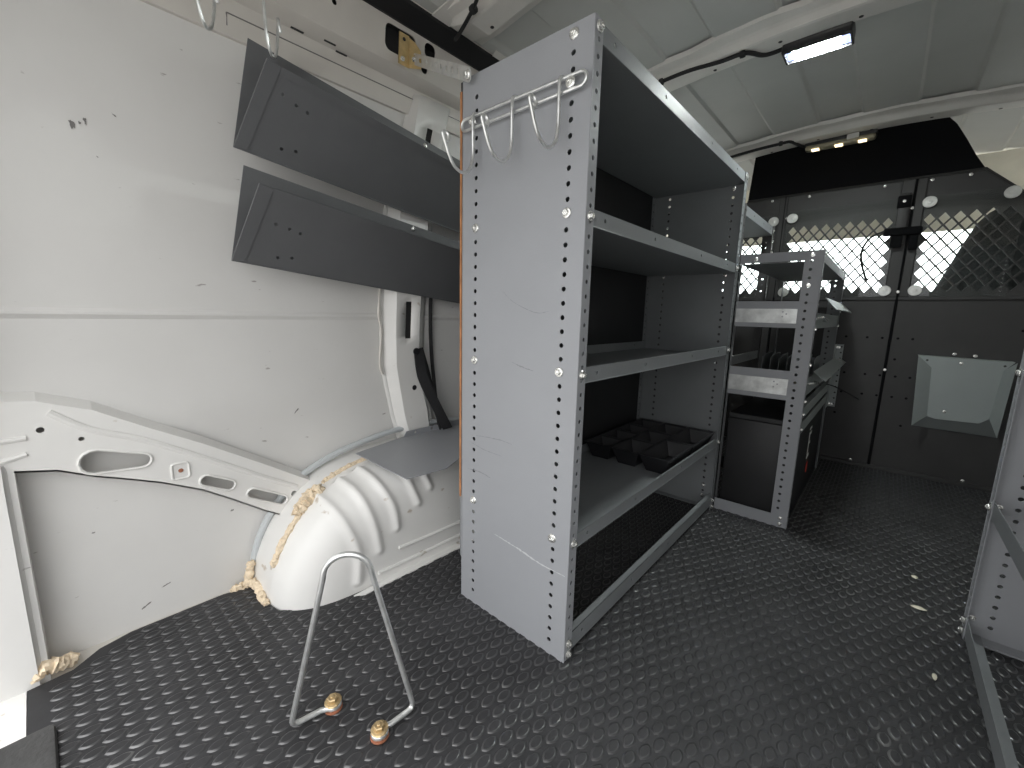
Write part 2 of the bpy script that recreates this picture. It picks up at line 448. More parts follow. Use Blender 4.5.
# folded top and bottom edges, hole lips, ridges
bm = nb()
top = [(-0.14, 0.458), (-0.055, 0.470), (-0.012, 0.465), (0.05, 0.441), (0.122, 0.395), (0.20, 0.348), (0.30, 0.281), (0.402, 0.211)]
for a, b in zip(top, top[1:]):
    prism(bm, [(BX, a[0], a[1]), (BX-0.026, a[0], a[1]+0.012), (BX-0.026, a[0], a[1]+0.009), (BX, a[0], a[1]-0.003)], (0, b[0]-a[0], b[1]-a[1]))
obj('top_flange', bm, M['arch'], brace)
bm = nb()
low = [(-0.14, 0.350), (-0.05, 0.356), (0.0, 0.345), (0.042, 0.323), (0.09, 0.303), (0.13, 0.285), (0.19, 0.252), (0.24, 0.215), (0.30, 0.168), (0.349, 0.135)]
for a, b in zip(low, low[1:]):
    prism(bm, [(BX, a[0], a[1]+0.003), (BX-0.026, a[0], a[1]-0.002), (BX-0.026, a[0], a[1]-0.005), (BX, a[0], a[1])], (0, b[0]-a[0], b[1]-a[1]))
obj('bottom_flange', bm, M['arch'], brace)
for i, h in enumerate(holes[:3]):
    bm = nb(); tube(bm, [(BX+0.0005, p[0], p[1]) for p in h], 0.0026, 6, closed=True); obj('hole_lip', bm, M['arch'], brace)
for pth in ([(-0.13, 0.408), (-0.06, 0.407), (-0.028, 0.408)], [(-0.13, 0.375), (-0.07, 0.374), (-0.03, 0.382)]):
    bm = nb(); tube(bm, smoothpath([(BX-0.001, y, z) for y, z in pth], 5), 0.0045, 8); obj('ridge', bm, M['arch'], brace)
# raised central web either side of the openings
bm = nb(); tube(bm, smoothpath([(BX-0.002, y, z) for y, z in ((-0.0, 0.445), (0.045, 0.408), (0.11, 0.376), (0.20, 0.318), (0.30, 0.250), (0.37, 0.205))], 6), 0.006, 8); obj('ridge', bm, M['arch'], brace)
bm = nb(); tube(bm, [(BX, p[0], p[1]) for p in rrect(0.145, 0.287, 0.172, 0.318, 0.005)], 0.0025, 6, closed=True); obj('clip_seat', bm, M['arch'], brace)
bm = nb(); lathe(bm, [(0.0042, 0), (0.0035, 0.002), (0.001, 0.003)], 9, Matrix.Translation((BX, 0.159, 0.303)) @ Matrix.Rotation(PI/2, 4, 'Y')); obj('rust_spot', bm, M['rust'], brace)

# rear corner post with sealant at its foot
bm = extr([(-1.03, -0.01), (-1.03, 0.37), (-0.985, 0.37), (-0.975, 0.33), (-0.968, -0.01)], -0.16, -0.046, closed=True)
bmesh.ops.bevel(bm, geom=[e for e in bm.edges if abs(e.verts[0].co.y-e.verts[1].co.y) < 1e-6 and max(v.co.y for v in e.verts) > -0.05 and min(v.co.x for v in e.verts) > -1.0], offset=0.012, segments=3, affect='EDGES')
obj('corner_post', bm, M['body'], wl)
bm = nb(); prism(bm, [(-1.03, -0.17, 0.36), (-0.945, -0.17, 0.36), (-0.945, -0.125, 0.36), (-0.985, -0.105, 0.36), (-1.03, -0.105, 0.36)], (0.05, 0, 0.86)); obj('upper_shade_post', bm, M['body'], wl)  # unseen upper post, added to block sky light along the wall's rear edge
bm = nb(); prism(bm, [(-1.03, -0.17, -0.012), (-0.86, -0.17, -0.012), (-0.86, -0.073, -0.012), (-0.97, -0.073, -0.012), (-1.03, -0.04, -0.012)], (0, 0, 0.010)); obj('rear_sill_panel', bm, M['arch'], wl)

def lumpy(path, r, name, parent, m='foam', fl=0.6, s=1):
    bm = nb(); rnd = random.Random(s)
    P = smoothpath(path, 7); N = len(P)
    rr = [0.75 + 0.5*rnd.random() for _ in range(N)]
    tube(bm, P, r*0.8, 10, taper=lambda t: rr[min(N-1, int(round(t*(N-1))))]*(0.55 + 0.45*min(1, 8*t, 8*(1-t))))
    for v in bm.verts: v.co += V((rnd.uniform(-1, 1), rnd.uniform(-1, 1), rnd.uniform(-1, 1)))*r*0.20
    return obj(name, bm, M[m], parent, True, 25)
lumpy([(-0.975, -0.068, 0.006), (-0.977, -0.05, 0.02), (-0.985, -0.03, 0.010), (-1.0, -0.015, 0.004)], 0.013, 'sealant', wl, s=3)

# wheel arch: half drum with rounded shoulder and pressed beads
AC = 0.70
APROF = [(0.268, -0.004), (0.272, 0.03), (0.285, 0.075), (0.317, 0.135), (0.377, 0.198), (0.46, 0.235), (0.56, 0.252), (0.66, 0.256), (0.74, 0.256), (0.84, 0.254), (0.94, 0.24), (1.03, 0.20), (1.09, 0.13), (1.115, 0.06), (1.12, -0.004)]
AP = smoothpath([(0, y, z) for y, z in APROF], 8)
cum = [0]
for a, b in zip(AP, AP[1:]): cum.append(cum[-1] + (b-a).length)
def arc(a):
    d = a*cum[-1]
    for i in range(1, len(AP)):
        if d <= cum[i]:
            t = (d-cum[i-1])/(cum[i]-cum[i-1]); return AP[i-1].lerp(AP[i], t)
    return AP[-1]
XP = [(-1.035, 1.0), (-0.94, 1.0), (-0.90, 0.996), (-0.86, 0.962), (-0.832, 0.89), (-0.815, 0.79), (-0.806, 0.66), (-0.802, 0.5), (-0.80, 0.3), (-0.80, 0.02)]
XS = smoothpath([(x, k, 0) for x, k in XP], 6)
BEADS = [[V((0, y, z)) for y, z in smoothpts] for smoothpts in (
    [(0.375, 0.215), (0.386, 0.198), (0.405, 0.150), (0.420, 0.092), (0.415, 0.027)], [(0.412, 0.250), (0.423, 0.242), (0.441, 0.216), (0.452, 0.177), (0.462, 0.127), (0.468, 0.081)],
    [(0.468, 0.262), (0.479, 0.250), (0.501, 0.196), (0.511, 0.160), (0.514, 0.118)], [(0.545, 0.262), (0.559, 0.222), (0.568, 0.186), (0.576, 0.160)], [(0.600, 0.262), (0.606, 0.224), (0.615, 0.187)])]
BEADS = [smoothpath(b, 4) for b in BEADS]
def segdist(p, b):
    best = 9
    for u, w in zip(b, b[1:]):
        d = w-u; t = max(0, min(1, (p-u).dot(d)/d.length_squared)); best = min(best, (p-u-d*t).length)
    return best
def arch_pt(a, s):
    p = arc(a); i = s*(len(XS)-1); k = int(min(len(XS)-2, i)); q = XS[k].lerp(XS[k+1], i-k)
    y = AC + (p.y-AC)*q.y; z = p.z*q.y
    return V((q.x, y, z))
def arch_fn(a, s):
    p = arch_pt(a, s)
    d = 0
    if p.x > -0.925 and 0.35 < p.y < 0.66:
        pp = V((0, p.y, p.z))
        for b in BEADS:
            r = segdist(pp, b)
            if r < 0.03: d = max(d, math.exp(-(r/0.0095)**2))
    if d > 0.01:
        e = 1e-3
        n = (arch_pt(min(1, a+e), s)-arch_pt(max(0, a-e), s)).cross(arch_pt(a, min(1, s+e))-arch_pt(a, max(0, s-e)))
        if n.length > 1e-12:
            n.normalize()
            if n.x < 0: n = -n
            p = p + n*d*0.0075
    return p
bm = nb(); grid(bm, arch_fn, 240, 110)
arch = obj('wheel_arch', bm, M['arch'], wl, True, 50)
# low creases along the foot of the arch
for pts in ([(-0.7995, 0.517, 0.066), (-0.7985, 0.60, 0.063), (-0.797, 0.80, 0.060)], [(-0.8005, 0.462, 0.026), (-0.799, 0.6, 0.024), (-0.798, 0.80, 0.022)]):
    bm = nb(); tube(bm, smoothpath(pts, 6), 0.004, 7); obj('crease', bm, M['arch'], arch)
bm = nb(); prism(bm, [(-0.80, 0.40, -0.002), (-0.786, 0.42, -0.002), (-0.776, 0.70, -0.002), (-0.776, 1.08, -0.002), (-0.81, 1.08, -0.002)], (0, 0, 0.005)); obj('foot_flange', bm, M['arch'], arch)
# seam hose and crumbly sealant round the arch
bm = nb(); tube(bm, smoothpath([(-1.018, 0.272, 0.012), (-1.018, 0.282, 0.075), (-1.018, 0.315, 0.145), (-1.016, 0.375, 0.212), (-1.013, 0.47, 0.255), (-1.010, 0.57, 0.276), (-1.008, 0.66, 0.286), (-1.008, 0.80, 0.285), (-1.008, 0.98, 0.262)], 8), 0.008, 10)
obj('seam_hose', bm, M['hose'], wl)
def on_arch(a, s, off=0.002):
    return arch_fn(a, s) + V((off, -off, off*0.5))
lumpy([on_arch(a, 0.16) for a in (0.07, 0.10, 0.14, 0.17)], 0.009, 'sealant', wl, s=5)
lumpy([on_arch(a, 0.13, 0.004) for a in (0.165, 0.185, 0.21, 0.235)], 0.019, 'sealant', wl, s=6)
lumpy([on_arch(a, 0.10) for a in (0.24, 0.27, 0.31, 0.35, 0.385)], 0.008, 'sealant', wl, s=8)
lumpy([(-1.012, 0.225, 0.002), (-1.005, 0.25, 0.006), (-0.99, 0.262, 0.012), (-0.965, 0.266, 0.010), (-0.93, 0.262, 0.004), (-0.905, 0.262, 0.001)], 0.011, 'sealant', wl, s=9)
lumpy([(-1.0, 0.255, 0.010), (-1.006, 0.262, 0.035), (-1.008, 0.268, 0.055)], 0.010, 'sealant', wl, s=10)

# individual scuffs on the paint
def blot(cy, cz, w, h, ang, name='scuff_mark', x=None, s=0):
    rnd = random.Random(s); bm = nb(); n = 15; c, sn = math.cos(ang), math.sin(ang); pts = []
    for i in range(n):
        t = 2*PI*i/n; k = 0.35+0.9*rnd.random(); a, b = w*math.cos(t)*k, h*math.sin(t)*k
        pts.append((x, cy + a*c - b*sn, cz + a*sn + b*c))
    prism(bm, pts, (0.0006, 0, 0)); return obj(name, bm, M['smudge'], wl)
for i, (y, z, w, h, a) in enumerate(((0.0748, 0.9020, 0.0035, 0.0075, 0.15), (0.0905, 0.9115, 0.0022, 0.0060, 0.1), (0.084, 0.9065, 0.0015, 0.0025, 0.1), (0.1275, 0.9318, 0.004, 0.0010, -0.7), (0.1005, 0.8600, 0.0018, 0.0009, -0.6))):
    blot(y, z, w, h, a, x=-1.0200+0.007*(z-0.8)/0.18+0.0003, s=i)
for i, (y, z, w, h, a) in enumerate(((0.395, 0.384, 0.012, 0.0016, 0.9), (0.405, 0.392, 0.007, 0.0011, 0.4), (0.245, 0.178, 0.0035, 0.0026, 0.4), (0.085, 0.030, 0.010, 0.0022, 0.5), (0.12, 0.060, 0.008, 0.0013, 0.3), (0.03, 0.21, 0.0026, 0.0016, 0))):
    blot(y, z, w, h, a, x=-1.0302 if z < 0.33 else -1.0255, s=20+i)

# ------------------------------------------------------------------ setting: right wall, roof
bm = extr([(XR, -0.03), (XR, 1.0), (XR-0.03, 1.20), (XR-0.11, 1.30), (XR-0.05, 1.33), (XR+0.03, 1.2), (XR+0.04, -0.03)], YB, YF, closed=True)
struct(obj('wall_right', bm, M['body']))

CX = -0.19
def roof_z(x):
    z = 1.378 - 0.125*(x-CX)**2
    u = (x + 0.305) % 0.285
    e = 0.008
    if u < e: k = u/e
    elif u < 0.130: k = 1
    elif u < 0.130+e: k = 1-(u-0.130)/e
    else: k = 0
    return z + 0.009*k
def roof_mesh():
    bm = nb(); xs = [-0.905 + i*(0.60+0.905)/420 for i in range(421)]
    ys = [YB, 3.05]; 
    a = [bm.verts.new((x, ys[0], roof_z(x))) for x in xs]; b = [bm.verts.new((x, ys[1], roof_z(x))) for x in xs]
    a2 = [bm.verts.new((x, ys[0], 1.42)) for x in (xs[0], xs[-1])]; b2 = [bm.verts.new((x, ys[1], 1.42)) for x in (xs[0], xs[-1])]
    for i in range(420): bm.faces.new((a[i], a[i+1], b[i+1], b[i]))
    bm.faces.new((a2[0], a2[1], b2[1], b2[0])); bm.faces.new((a[0], b[0], b2[0], a2[0])); bm.faces.new((a[-1], a2[1], b2[1], b[-1]))
    return bm
ceil = struct(obj('ceiling', roof_mesh(), M['roof'], None, True, 9))
def rib(yc, x0=-0.893, x1=0.60):
    prof = [(-0.078, 0.004), (-0.074, -0.008), (-0.050, -0.013), (-0.044, -0.018), (-0.036, -0.032), (-0.030, -0.034), (0.026, -0.034), (0.032, -0.032), (0.040, -0.017), (0.046, -0.012), (0.066, -0.012), (0.070, 0.004)]
    bm = nb(); prev = None; N = 90
    for i in range(N+1):
        x = x0 + (x1-x0)*i/N
        base = 1.378 - 0.125*(x-CX)**2
        wav = 0.004*math.sin(x*21) + 0.002*math.sin(x*47+1)
        dep = min(1, 0.25 + (x-x0)/0.09)
        row = [bm.verts.new((x, yc + y + (wav if k < 2 else 0), base + (z*dep if z < 0 else z))) for k, (y, z) in enumerate(prof)]
        if prev:
            for k in range(len(prof)-1): bm.faces.new((prev[k], prev[k+1], row[k+1], row[k]))
        prev = row
    o = obj('roof_rib', bm, M['rib'], ceil, True, 16)
    h = nb()
    for k in range(9):
        x = x0 + 0.09 + k*0.165; base = 1.378 - 0.125*(x-CX)**2
        for yy in (0.0,) if k % 2 else (0.014,):
            lathe(h, [(0.0048, 0), (0.0048, 0.0012)], 10, Matrix.Translation((x, yc+yy, base-0.0350)))
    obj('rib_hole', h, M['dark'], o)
    return o
for y in (0.795, 1.388, 2.19, 2.97): rib(y)
rib(0.15); 
# tie bracket where the first bow meets the rail
bm = nb(); prism(bm, [(-0.905, 0.905, 1.30), (-0.905, 0.96, 1.30), (-0.83, 0.945, 1.365), (-0.83, 0.905, 1.36)], (0.004, 0, 0.004)); obj('bow_bracket', bm, M['rib'], ceil)
bm = nb(); prism(bm, [(-0.905, 0.70, 1.305), (-0.905, 0.755, 1.305), (-0.80, 0.755, 1.335), (-0.80, 0.72, 1.335)], (0.0, 0, 0.004)); obj('bow_bracket', bm, M['rib'], ceil)

# ------------------------------------------------------------------ setting: bulkhead partition
KZ, KL, KR = 1.170, -0.575, 0.190
def diamonds(x0, x1, z0, z1, px=0.0405, pz=0.0505, web=0.0034, clip=None):
    out = []; row = 0; z = z0 + pz/2
    while z + pz/2 <= z1 + 1e-6:
        x = x0 + px/2 + (px/2 if row % 2 else 0)
        while x + px/2 <= x1 + 1e-6:
            hx, hz = px/2-web*1.25, pz/2-web*1.25
            if not clip or clip(x, z): out.append([(x-hx, z), (x, z-hz), (x+hx, z), (x, z+hz)])
            x += px
        z += pz/2; row += 1
    return out
bm = nb()
slope = lambda x: KZ - 0.953*(x-KR)
out = [(-1.012, 0.002), (0.645, 0.002), (0.645, 0.745), (KR, KZ), (KL, KZ), (-1.012, 0.76)]
hs = diamonds(-0.398, -0.032, 0.735, 1.052)
hs += diamonds(0.046, 0.60, 0.735, 1.062, clip=lambda x, z: z < slope(x) - 0.055)
hs += diamonds(-0.99, -0.446, 0.735, 1.030, clip=lambda x, z: z < KZ - 0.953*(KL-x) - 0.05)
plate(bm, out, hs, (0, YF, 0), (1, 0, 0), (0, 0, 1), (0, 0.004, 0))
wf = struct(obj('wall_front', bm, M['black'], None, False))
# raised stiles and the two door seams
for x0, x1, z0, z1 in ((-0.440, -0.408, 0.72, 1.165), (-0.028, 0.010, 0.72, 1.165), (0.016, 0.044, 0.72, 1.165)):
    bm = bbox((x0, YF-0.010, z0), (x1, YF-0.0005, z1), 0.002, 1); obj('door_stile', bm, M['black'], wf)
for x in (0.012, -0.418):
    bm = nb(); tube(bm, [(x, YF-0.006, 0.01), (x, YF-0.006, 1.165)], 0.0048, 8); obj('door_seam', bm, M['black_flat'], wf)
bm = bbox((-1.0, YF-0.008, 0.708), (0.64, YF-0.0005, 0.722), 0.0015, 1); obj('cross_rail', bm, M['black'], wf)
bm = bbox((-1.0, YF-0.018, 0.0), (0.64, YF-0.001, 0.016), 0.0015, 1); obj('floor_angle', bm, M['black'], wf)
# head panel up to the roof bow
bm = nb()
T = [(-0.548, 2.252, 1.352), (-0.19, 2.252, 1.374), (0.070, 2.252, 1.356), (0.092, 2.256, 1.332), (0.125, 2.274, 1.278), (0.160, 2.30, 1.216), (KR, YF-0.002, KZ), (KL, YF-0.002, KZ)]
plate(bm, [(p[0], (p[2]-KZ)) for p in T], [], (0, YF-0.002, KZ), (1, 0, 0), V((0, -0.066, 0.19)).normalized()*1.02, (0, 0.003, 0.001))
obj('head_panel', bm, M['black_flat'], wf)
bm = nb(); tube(bm, [(KL, YF-0.003, KZ), (KR, YF-0.003, KZ), (0.645, YF-0.003, 0.745)], 0.005, 6); obj('top_fold', bm, M['black'], wf)
# clear sheets screwed over the mesh on big washers
for x0, x1, zt in ((-0.402, -0.030, 1.10), (0.046, 0.30, 1.095), (-0.58, -0.444, 1.09)):
    bm = nb(); box(bm, (x0, YF-0.014, 0.722), (x1, YF-0.011, zt)); obj('clear_sheet', bm, M['poly'], wf)
WASH = []
for x, z in ((-0.382, 1.068), (0.046+0.012, 1.074), (0.265, 1.076), (-0.030, 0.745), (0.060, 0.745), (-0.455, 1.062), (-0.382, 0.745)):
    bm = nb(); lathe(bm, [(0.021, 0), (0.021, 0.002), (0.019, 0.0035), (0.008, 0.0035), (0.0075, 0.006), (0.003, 0.0066)], 20, Matrix.Translation((x, YF-0.0142, z)) @ Matrix.Rotation(PI/2, 4, 'X'))
    obj('washer', bm, M['zinc'], wf)
for x, z in ((-0.33, 1.155), (-0.08, 1.155), (0.055, 1.155), (0.155, 1.155), (-0.47, 1.155), (-0.405, 1.072), (0.0115, 1.06), (0.0115, 0.74), (0.0125, 0.425), (-0.05, 0.022), (0.29, 0.022)):
    place('screw', BOLT_S, (x, YF-0.0105, z), (0, -1, 0), wf)
bmh = nb()
for x in (-0.13, -0.06, -0.012, 0.036, 0.08):
    for z in (0.555, 0.40, 0.315): lathe(bmh, [(0.0048, 0), (0.0048, 0.0008)], 9, Matrix.Translation((x + (0.012 if z < 0.5 else 0), YF-0.0004, z)) @ Matrix.Rotation(PI/2, 4, 'X'))
for x, z in ((0.037, 0.47), (0.36, 0.60), (0.09, 0.20), (-0.13, 0.22)): lathe(bmh, [(0.0048, 0), (0.0048, 0.0008)], 9, Matrix.Translation((x, YF-0.0004, z)) @ Matrix.Rotation(PI/2, 4, 'X'))
obj('rivet_hole', bmh, M['black_flat'], wf)
# latch on the door stile with a dangling strap
bm = bbox((-0.030, YF-0.030, 0.925), (0.004, YF-0.010, 1.115), 0.003, 2); latch = obj('door_latch', bm, M['black'], wf)
bm = bbox((-0.062, YF-0.046, 0.955), (0.052, YF-0.028, 0.985), 0.006, 2); obj('latch_handle', bm, M['black_flat'], latch)
bm = bbox((-0.036, YF-0.040, 0.91), (-0.002, YF-0.028, 0.955), 0.004, 2); obj('latch_box', bm, M['black_flat'], latch)
bm = bbox((0.018, YF-0.034, 0.90), (0.044, YF-0.010, 0.985), 0.004, 2); obj('latch_keeper', bm, M['black_flat'], latch)
bm = bbox((-0.034, YF-0.036, 1.06), (0.006, YF-0.012, 1.105), 0.004, 2); obj('latch_guide', bm, M['black_flat'], latch)
place('screw', BOLT_S, (-0.014, YF-0.037, 1.083), (0, -1, 0), latch)
bm = nb(); tube(bm, smoothpath([(-0.055, YF-0.04, 0.975), (-0.095, YF-0.055, 0.955), (-0.118, YF-0.06, 0.91), (-0.115, YF-0.058, 0.86), (-0.098, YF-0.05, 0.805), (-0.088, YF-0.05, 0.785)], 7), 0.0042, 8)
obj('latch_strap', bm, M['strap'], latch)

# ------------------------------------------------------------------ document pocket on the bulkhead
PZ0, PZ1 = 0.252, 0.482
pk = thing('document_pocket', 'grey sheet metal pocket with flared sides bolted to the black bulkhead', 'pocket', (0.24, YF, PZ0))
PY = YF-0.040
bm = nb(); plate(bm, [(0.157, 0.262), (0.180, 0.254), (0.297, 0.257), (0.321, 0.280), (0.330, 0.458), (0.352, 0.488), (0.103, 0.493), (0.145, 0.449)], [circ(0.130, 0.478, 0.004), circ(0.330, 0.474, 0.004)], (0, PY, 0), (1, 0, 0), (0, 0, 1), (0, -0.002, 0)); obj('back_plate', bm, M['grey_green'], pk)
bm = nb(); prism(bm, [(0.145, PY-0.0005, 0.449), (0.157, PY-0.0005, 0.262), (0.117, PY-0.044, 0.224), (0.101, PY-0.044, 0.495)], (0.0015, -0.001, 0)); obj('side_flange', bm, M['grey_green'], pk)
bm = nb(); prism(bm, [(0.330, PY-0.0005, 0.458), (0.321, PY-0.0005, 0.280), (0.342, PY-0.044, 0.220), (0.351, PY-0.044, 0.490)], (-0.0015, -0.001, 0)); obj('side_flange', bm, M['grey_green'], pk)
bm = nb(); prism(bm, [(0.157, PY-0.001, 0.262), (0.180, PY-0.001, 0.254), (0.297, PY-0.001, 0.257), (0.321, PY-0.001, 0.280), (0.354, YF-0.0015, 0.206), (0.121, YF-0.0015, 0.209)], (0, 0.0015, 0.0008)); obj('bottom_flange', bm, M['grey_green'], pk)
bm = nb(); prism(bm, [(0.103, PY, 0.493), (0.352, PY, 0.488), (0.352, YF-0.0015, 0.489), (0.103, YF-0.0015, 0.494)], (0, 0, 0.0015)); obj('top_flange', bm, M['grey_green'], pk)
for x, z in ((0.222, 0.474), (0.203, 0.286)): place('bolt', BOLT_S, (x, PY-0.002, z), (0, -1, 0), pk)
for x, z in ((0.203, 0.505), (0.258, 0.502)): place('bolt', BOLT_S, (x, YF-0.0015, z), (0, -1, 0), pk)

# ------------------------------------------------------------------ cab in front of the bulkhead
CS = [(2.33, -0.1), (3.5, -0.1), (3.5, 0.55), (3.06, 1.10), (2.98, 1.34), (2.33, 1.34)]
CW = [(2.5, 0.66), (3.2, 0.66), (2.96, 1.04), (2.5, 1.10)]
for nm, x, t in (('wall_cab_left', XL, -0.03), ('wall_cab_right', XR, 0.03)):
    bm = nb(); plate(bm, CS, [CW], (x, 0, 0), (0, 1, 0), (0, 0, 1), (t, 0, 0)); struct(obj(nm, bm, M['headliner']))
bm = nb(); prism(bm, [(XL, 2.80, 1.345), (XR, 2.80, 1.345), (XR, 3.05, 1.075), (XL, 3.05, 1.075)], (0, 0.03, 0.0)); obj('windscreen_header', bm, M['headliner'], ceil)
bm = nb(); box(bm, (XL, 3.50, -0.1), (XR, 3.53, 0.55)); struct(obj('wall_cab_front', bm, M['dash']))
bm = nb(); box(bm, (XL, 2.34, -0.12), (XR, 3.5, -0.09)); obj('cab_floor', bm, M['dash'], fl)
bm = nb(); prism(bm, [(XL, 3.07, 1.10), (XR, 3.07, 1.10), (XR, 3.50, 0.56), (XL, 3.50, 0.56)], (0, 0.004, 0.003)); w = struct(obj('window_1', bm, M['glass'])); 
d = tag(obj('dashboard', bbox((XL+0.02, 3.02, -0.088), (XR-0.02, 3.45, 0.58), 0.05, 4), M['dash']), 'dark dashboard beyond the mesh of the black bulkhead', 'dashboard')
st = thing('cab_seat', 'dark charcoal cab seat seen through the right mesh of the bulkhead', 'seat', (0.37, 2.62, 0.0))
SBW = [(0.25, 0.255), (0.55, 0.262), (0.74, 0.252), (0.86, 0.210), (0.96, 0.178), (1.02, 0.155), (1.056, 0.130), (1.085, 0.090), (1.101, 0.050), (1.108, 0.004)]
def seat_back(u, v):
    t = v*(len(SBW)-1); i = min(len(SBW)-2, int(t)); f_ = t-i
    z = SBW[i][0]*(1-f_)+SBW[i+1][0]*f_; w_ = SBW[i][1]*(1-f_)+SBW[i+1][1]*f_
    a = 2*PI*u; c, s_ = math.cos(a), math.sin(a)
    f = lambda q: math.copysign(abs(q)**0.75, q)
    return V((0.37 + w_*f(c), 2.62 - 0.06*(z-0.6) + min(0.075, 0.02+w_*0.45)*f(s_), z))
bm = nb(); grid(bm, seat_back, 40, 34); bmesh.ops.remove_doubles(bm, verts=bm.verts, dist=1e-4); bmesh.ops.holes_fill(bm, edges=bm.edges, sides=0); obj('seat_back', bm, M['seat'], st, True, 60)
bm = bbox((0.12, 2.60, 0.18), (0.62, 3.0, 0.34), 0.05, 4); obj('seat_cushion', bm, M['seat'], st)
bm = bbox((0.14, 2.62, -0.09), (0.60, 2.95, 0.18), 0.02, 2); obj('seat_base', bm, M['dash'], st)
bm = nb()
grid(bm, lambda u, v: V((-0.055+0.06*u - 0.05*(1-v), 3.07 + 0.16*v, 0.594 + 0.09*math.sin(PI*min(1, 0.1+u*0.9))*(0.4+0.6*math.sin(PI*v)))), 14, 10)
r_ = bmesh.ops.extrude_face_region(bm, geom=bm.faces[:]); bmesh.ops.translate(bm, verts=[g for g in r_['geom'] if isinstance(g, bmesh.types.BMVert)], vec=(0.0, 0.0, -0.012))
tag(obj('orange_cloth', bm, M['orange']), 'orange cloth heaped on the dashboard behind the mesh', 'cloth')

# outdoors
bm = nb(); box(bm, (-40, -40, -0.75), (40, 60, -0.60)); struct(obj('ground', bm, M['ground']))
# rear door header behind the camera, unseen and added to shade the upper wall
bm = extr([(-1.04, 1.10), (-0.95, 1.12), (-0.70, 1.22), (0.30, 1.22), (0.55, 1.12), (0.67, 1.10), (0.67, 1.44), (-1.04, 1.44)], YB-0.12, YB-0.02, closed=True)
struct(obj('trim_2', bm, M['body_clean']))

# ------------------------------------------------------------------ tall shelving unit
X0, X1, Y0, Y1, HT = -0.634, -0.360, 0.566, 1.424, 1.036
PITCH = 0.0225
def holes_col(x, z0, z1, r=0.0042, pitch=PITCH, skip=()):
    out = []; z = z0
    while z < z1:
        if not any(abs(z-s) < 0.012 for s in skip): out.append(circ(x, z, r, 9))
        z += pitch
    return out
def end_panel(parent, name, x0, x1, y, z0, z1, cols, into, m, fl_w=0.024, bolts=(), label=None):
    """flat sheet facing -y, with folded flanges at both vertical edges running along `into` (+1 / -1)"""
    bm = nb(); hs = []
    for cx in cols: hs += holes_col(cx, z0+0.030, z1-0.02)
    plate(bm, [(x0, z0), (x1, z0), (x1, z1), (x0, z1)], hs, (0, y, 0), (1, 0, 0), (0, 0, 1), (0, 0.0016*into, 0))
    o = obj(name, bm, m, parent, True, 40)
    for x, sx, fn in ((x1, -1, 'front_flange'), (x0, 1, 'rear_flange')):
        b2 = nb()
        hh = holes_col(fl_w*0.55, z0+0.041, z1-0.02, 0.0038)
        plate(b2, [(0, z0), (fl_w, z0), (fl_w, z1), (0, z1)], hh, (x, y, 0), (0, into, 0), (0, 0, 1), (0.0016*sx, 0, 0))
        tube(b2, [(x-0.0006*(-sx), y+0.0006*into, z0+0.001), (x-0.0006*(-sx), y+0.0006*into, z1-0.001)], 0.0015, 8)
        f = obj(fn, b2, m, o, True, 40)
    return o
SU = thing('shelving_unit', 'tall grey steel shelving unit with four open bays beside the wheel arch', 'shelves', (-0.5, 1.0, 0))
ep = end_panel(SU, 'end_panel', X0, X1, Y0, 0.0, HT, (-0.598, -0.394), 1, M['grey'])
end_panel(SU, 'end_panel', X0, X1, Y1, 0.0, HT, (-0.585, -0.394), -1, M['grey_shaded'])
bm = nb(); box(bm, (X0-0.0045, Y0-0.001, 0.235), (X0-0.0003, Y1, HT-0.004))
bk = obj('back_board', bm, M['board'], SU); bk['label'] = 'black back board with raw wood edge'
bm = nb(); box(bm, (X0-0.0050, Y0-0.0028, 0.233), (X0-0.0004, Y0-0.0012, HT-0.02)); obj('board_edge', bm, M['ply'], bk)
bm = nb(); plate(bm, [(0, 0.09), (0.022, 0.075), (0.022, 0.235), (0, 0.235)], [circ(0.011, 0.11+0.03*k, 0.006, 8) for k in range(4)], (X0-0.012, Y0+0.006, 0), (1, 0, 0), (0, 0, 1), (0, 0.002, 0)); obj('rear_bracket', bm, M['grey_shaded'], SU)
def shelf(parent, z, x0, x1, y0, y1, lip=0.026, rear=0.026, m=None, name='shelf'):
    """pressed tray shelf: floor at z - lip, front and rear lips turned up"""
    m = m or M['grey_shaded']; bm = nb(); zs = z-lip
    plate(bm, [(x0, y0), (x1, y0), (x1, y1), (x0, y1)], [], (0, 0, zs), (1, 0, 0), (0, 1, 0), (0, 0, 0.0014))
    L = y1-y0
    hh = [circ(L*k, lip*0.55, 0.0036, 8) for k in (0.07, 0.30, 0.62, 0.88)]
    plate(bm, [(0, 0), (L, 0), (L, lip), (0, lip)], hh, (x1, y0, zs), (0, 1, 0), (0, 0, 1), (-0.0014, 0, 0))
    tube(bm, [(x1-0.0006, y0, zs+0.0006), (x1-0.0006, y1, zs+0.0006)], 0.0013, 8)
    box(bm, (x1-0.006, y0, z-0.0014), (x1-0.0004, y1, z))
    if rear: plate(bm, [(0, 0), (L, 0), (L, rear), (0, rear)], [circ(L*k, rear*0.6, 0.003, 8) for k in (0.1, 0.5, 0.9)], (x0, y0, zs), (0, 1, 0), (0, 0, 1), (0.0014, 0, 0))
    return obj(name, bm, m, parent, True, 40)
SH = (1.034, 0.781, 0.535, 0.241)
for z in SH: shelf(SU, z, X0+0.002, X1-0.0018, Y0+0.003, Y1-0.003)
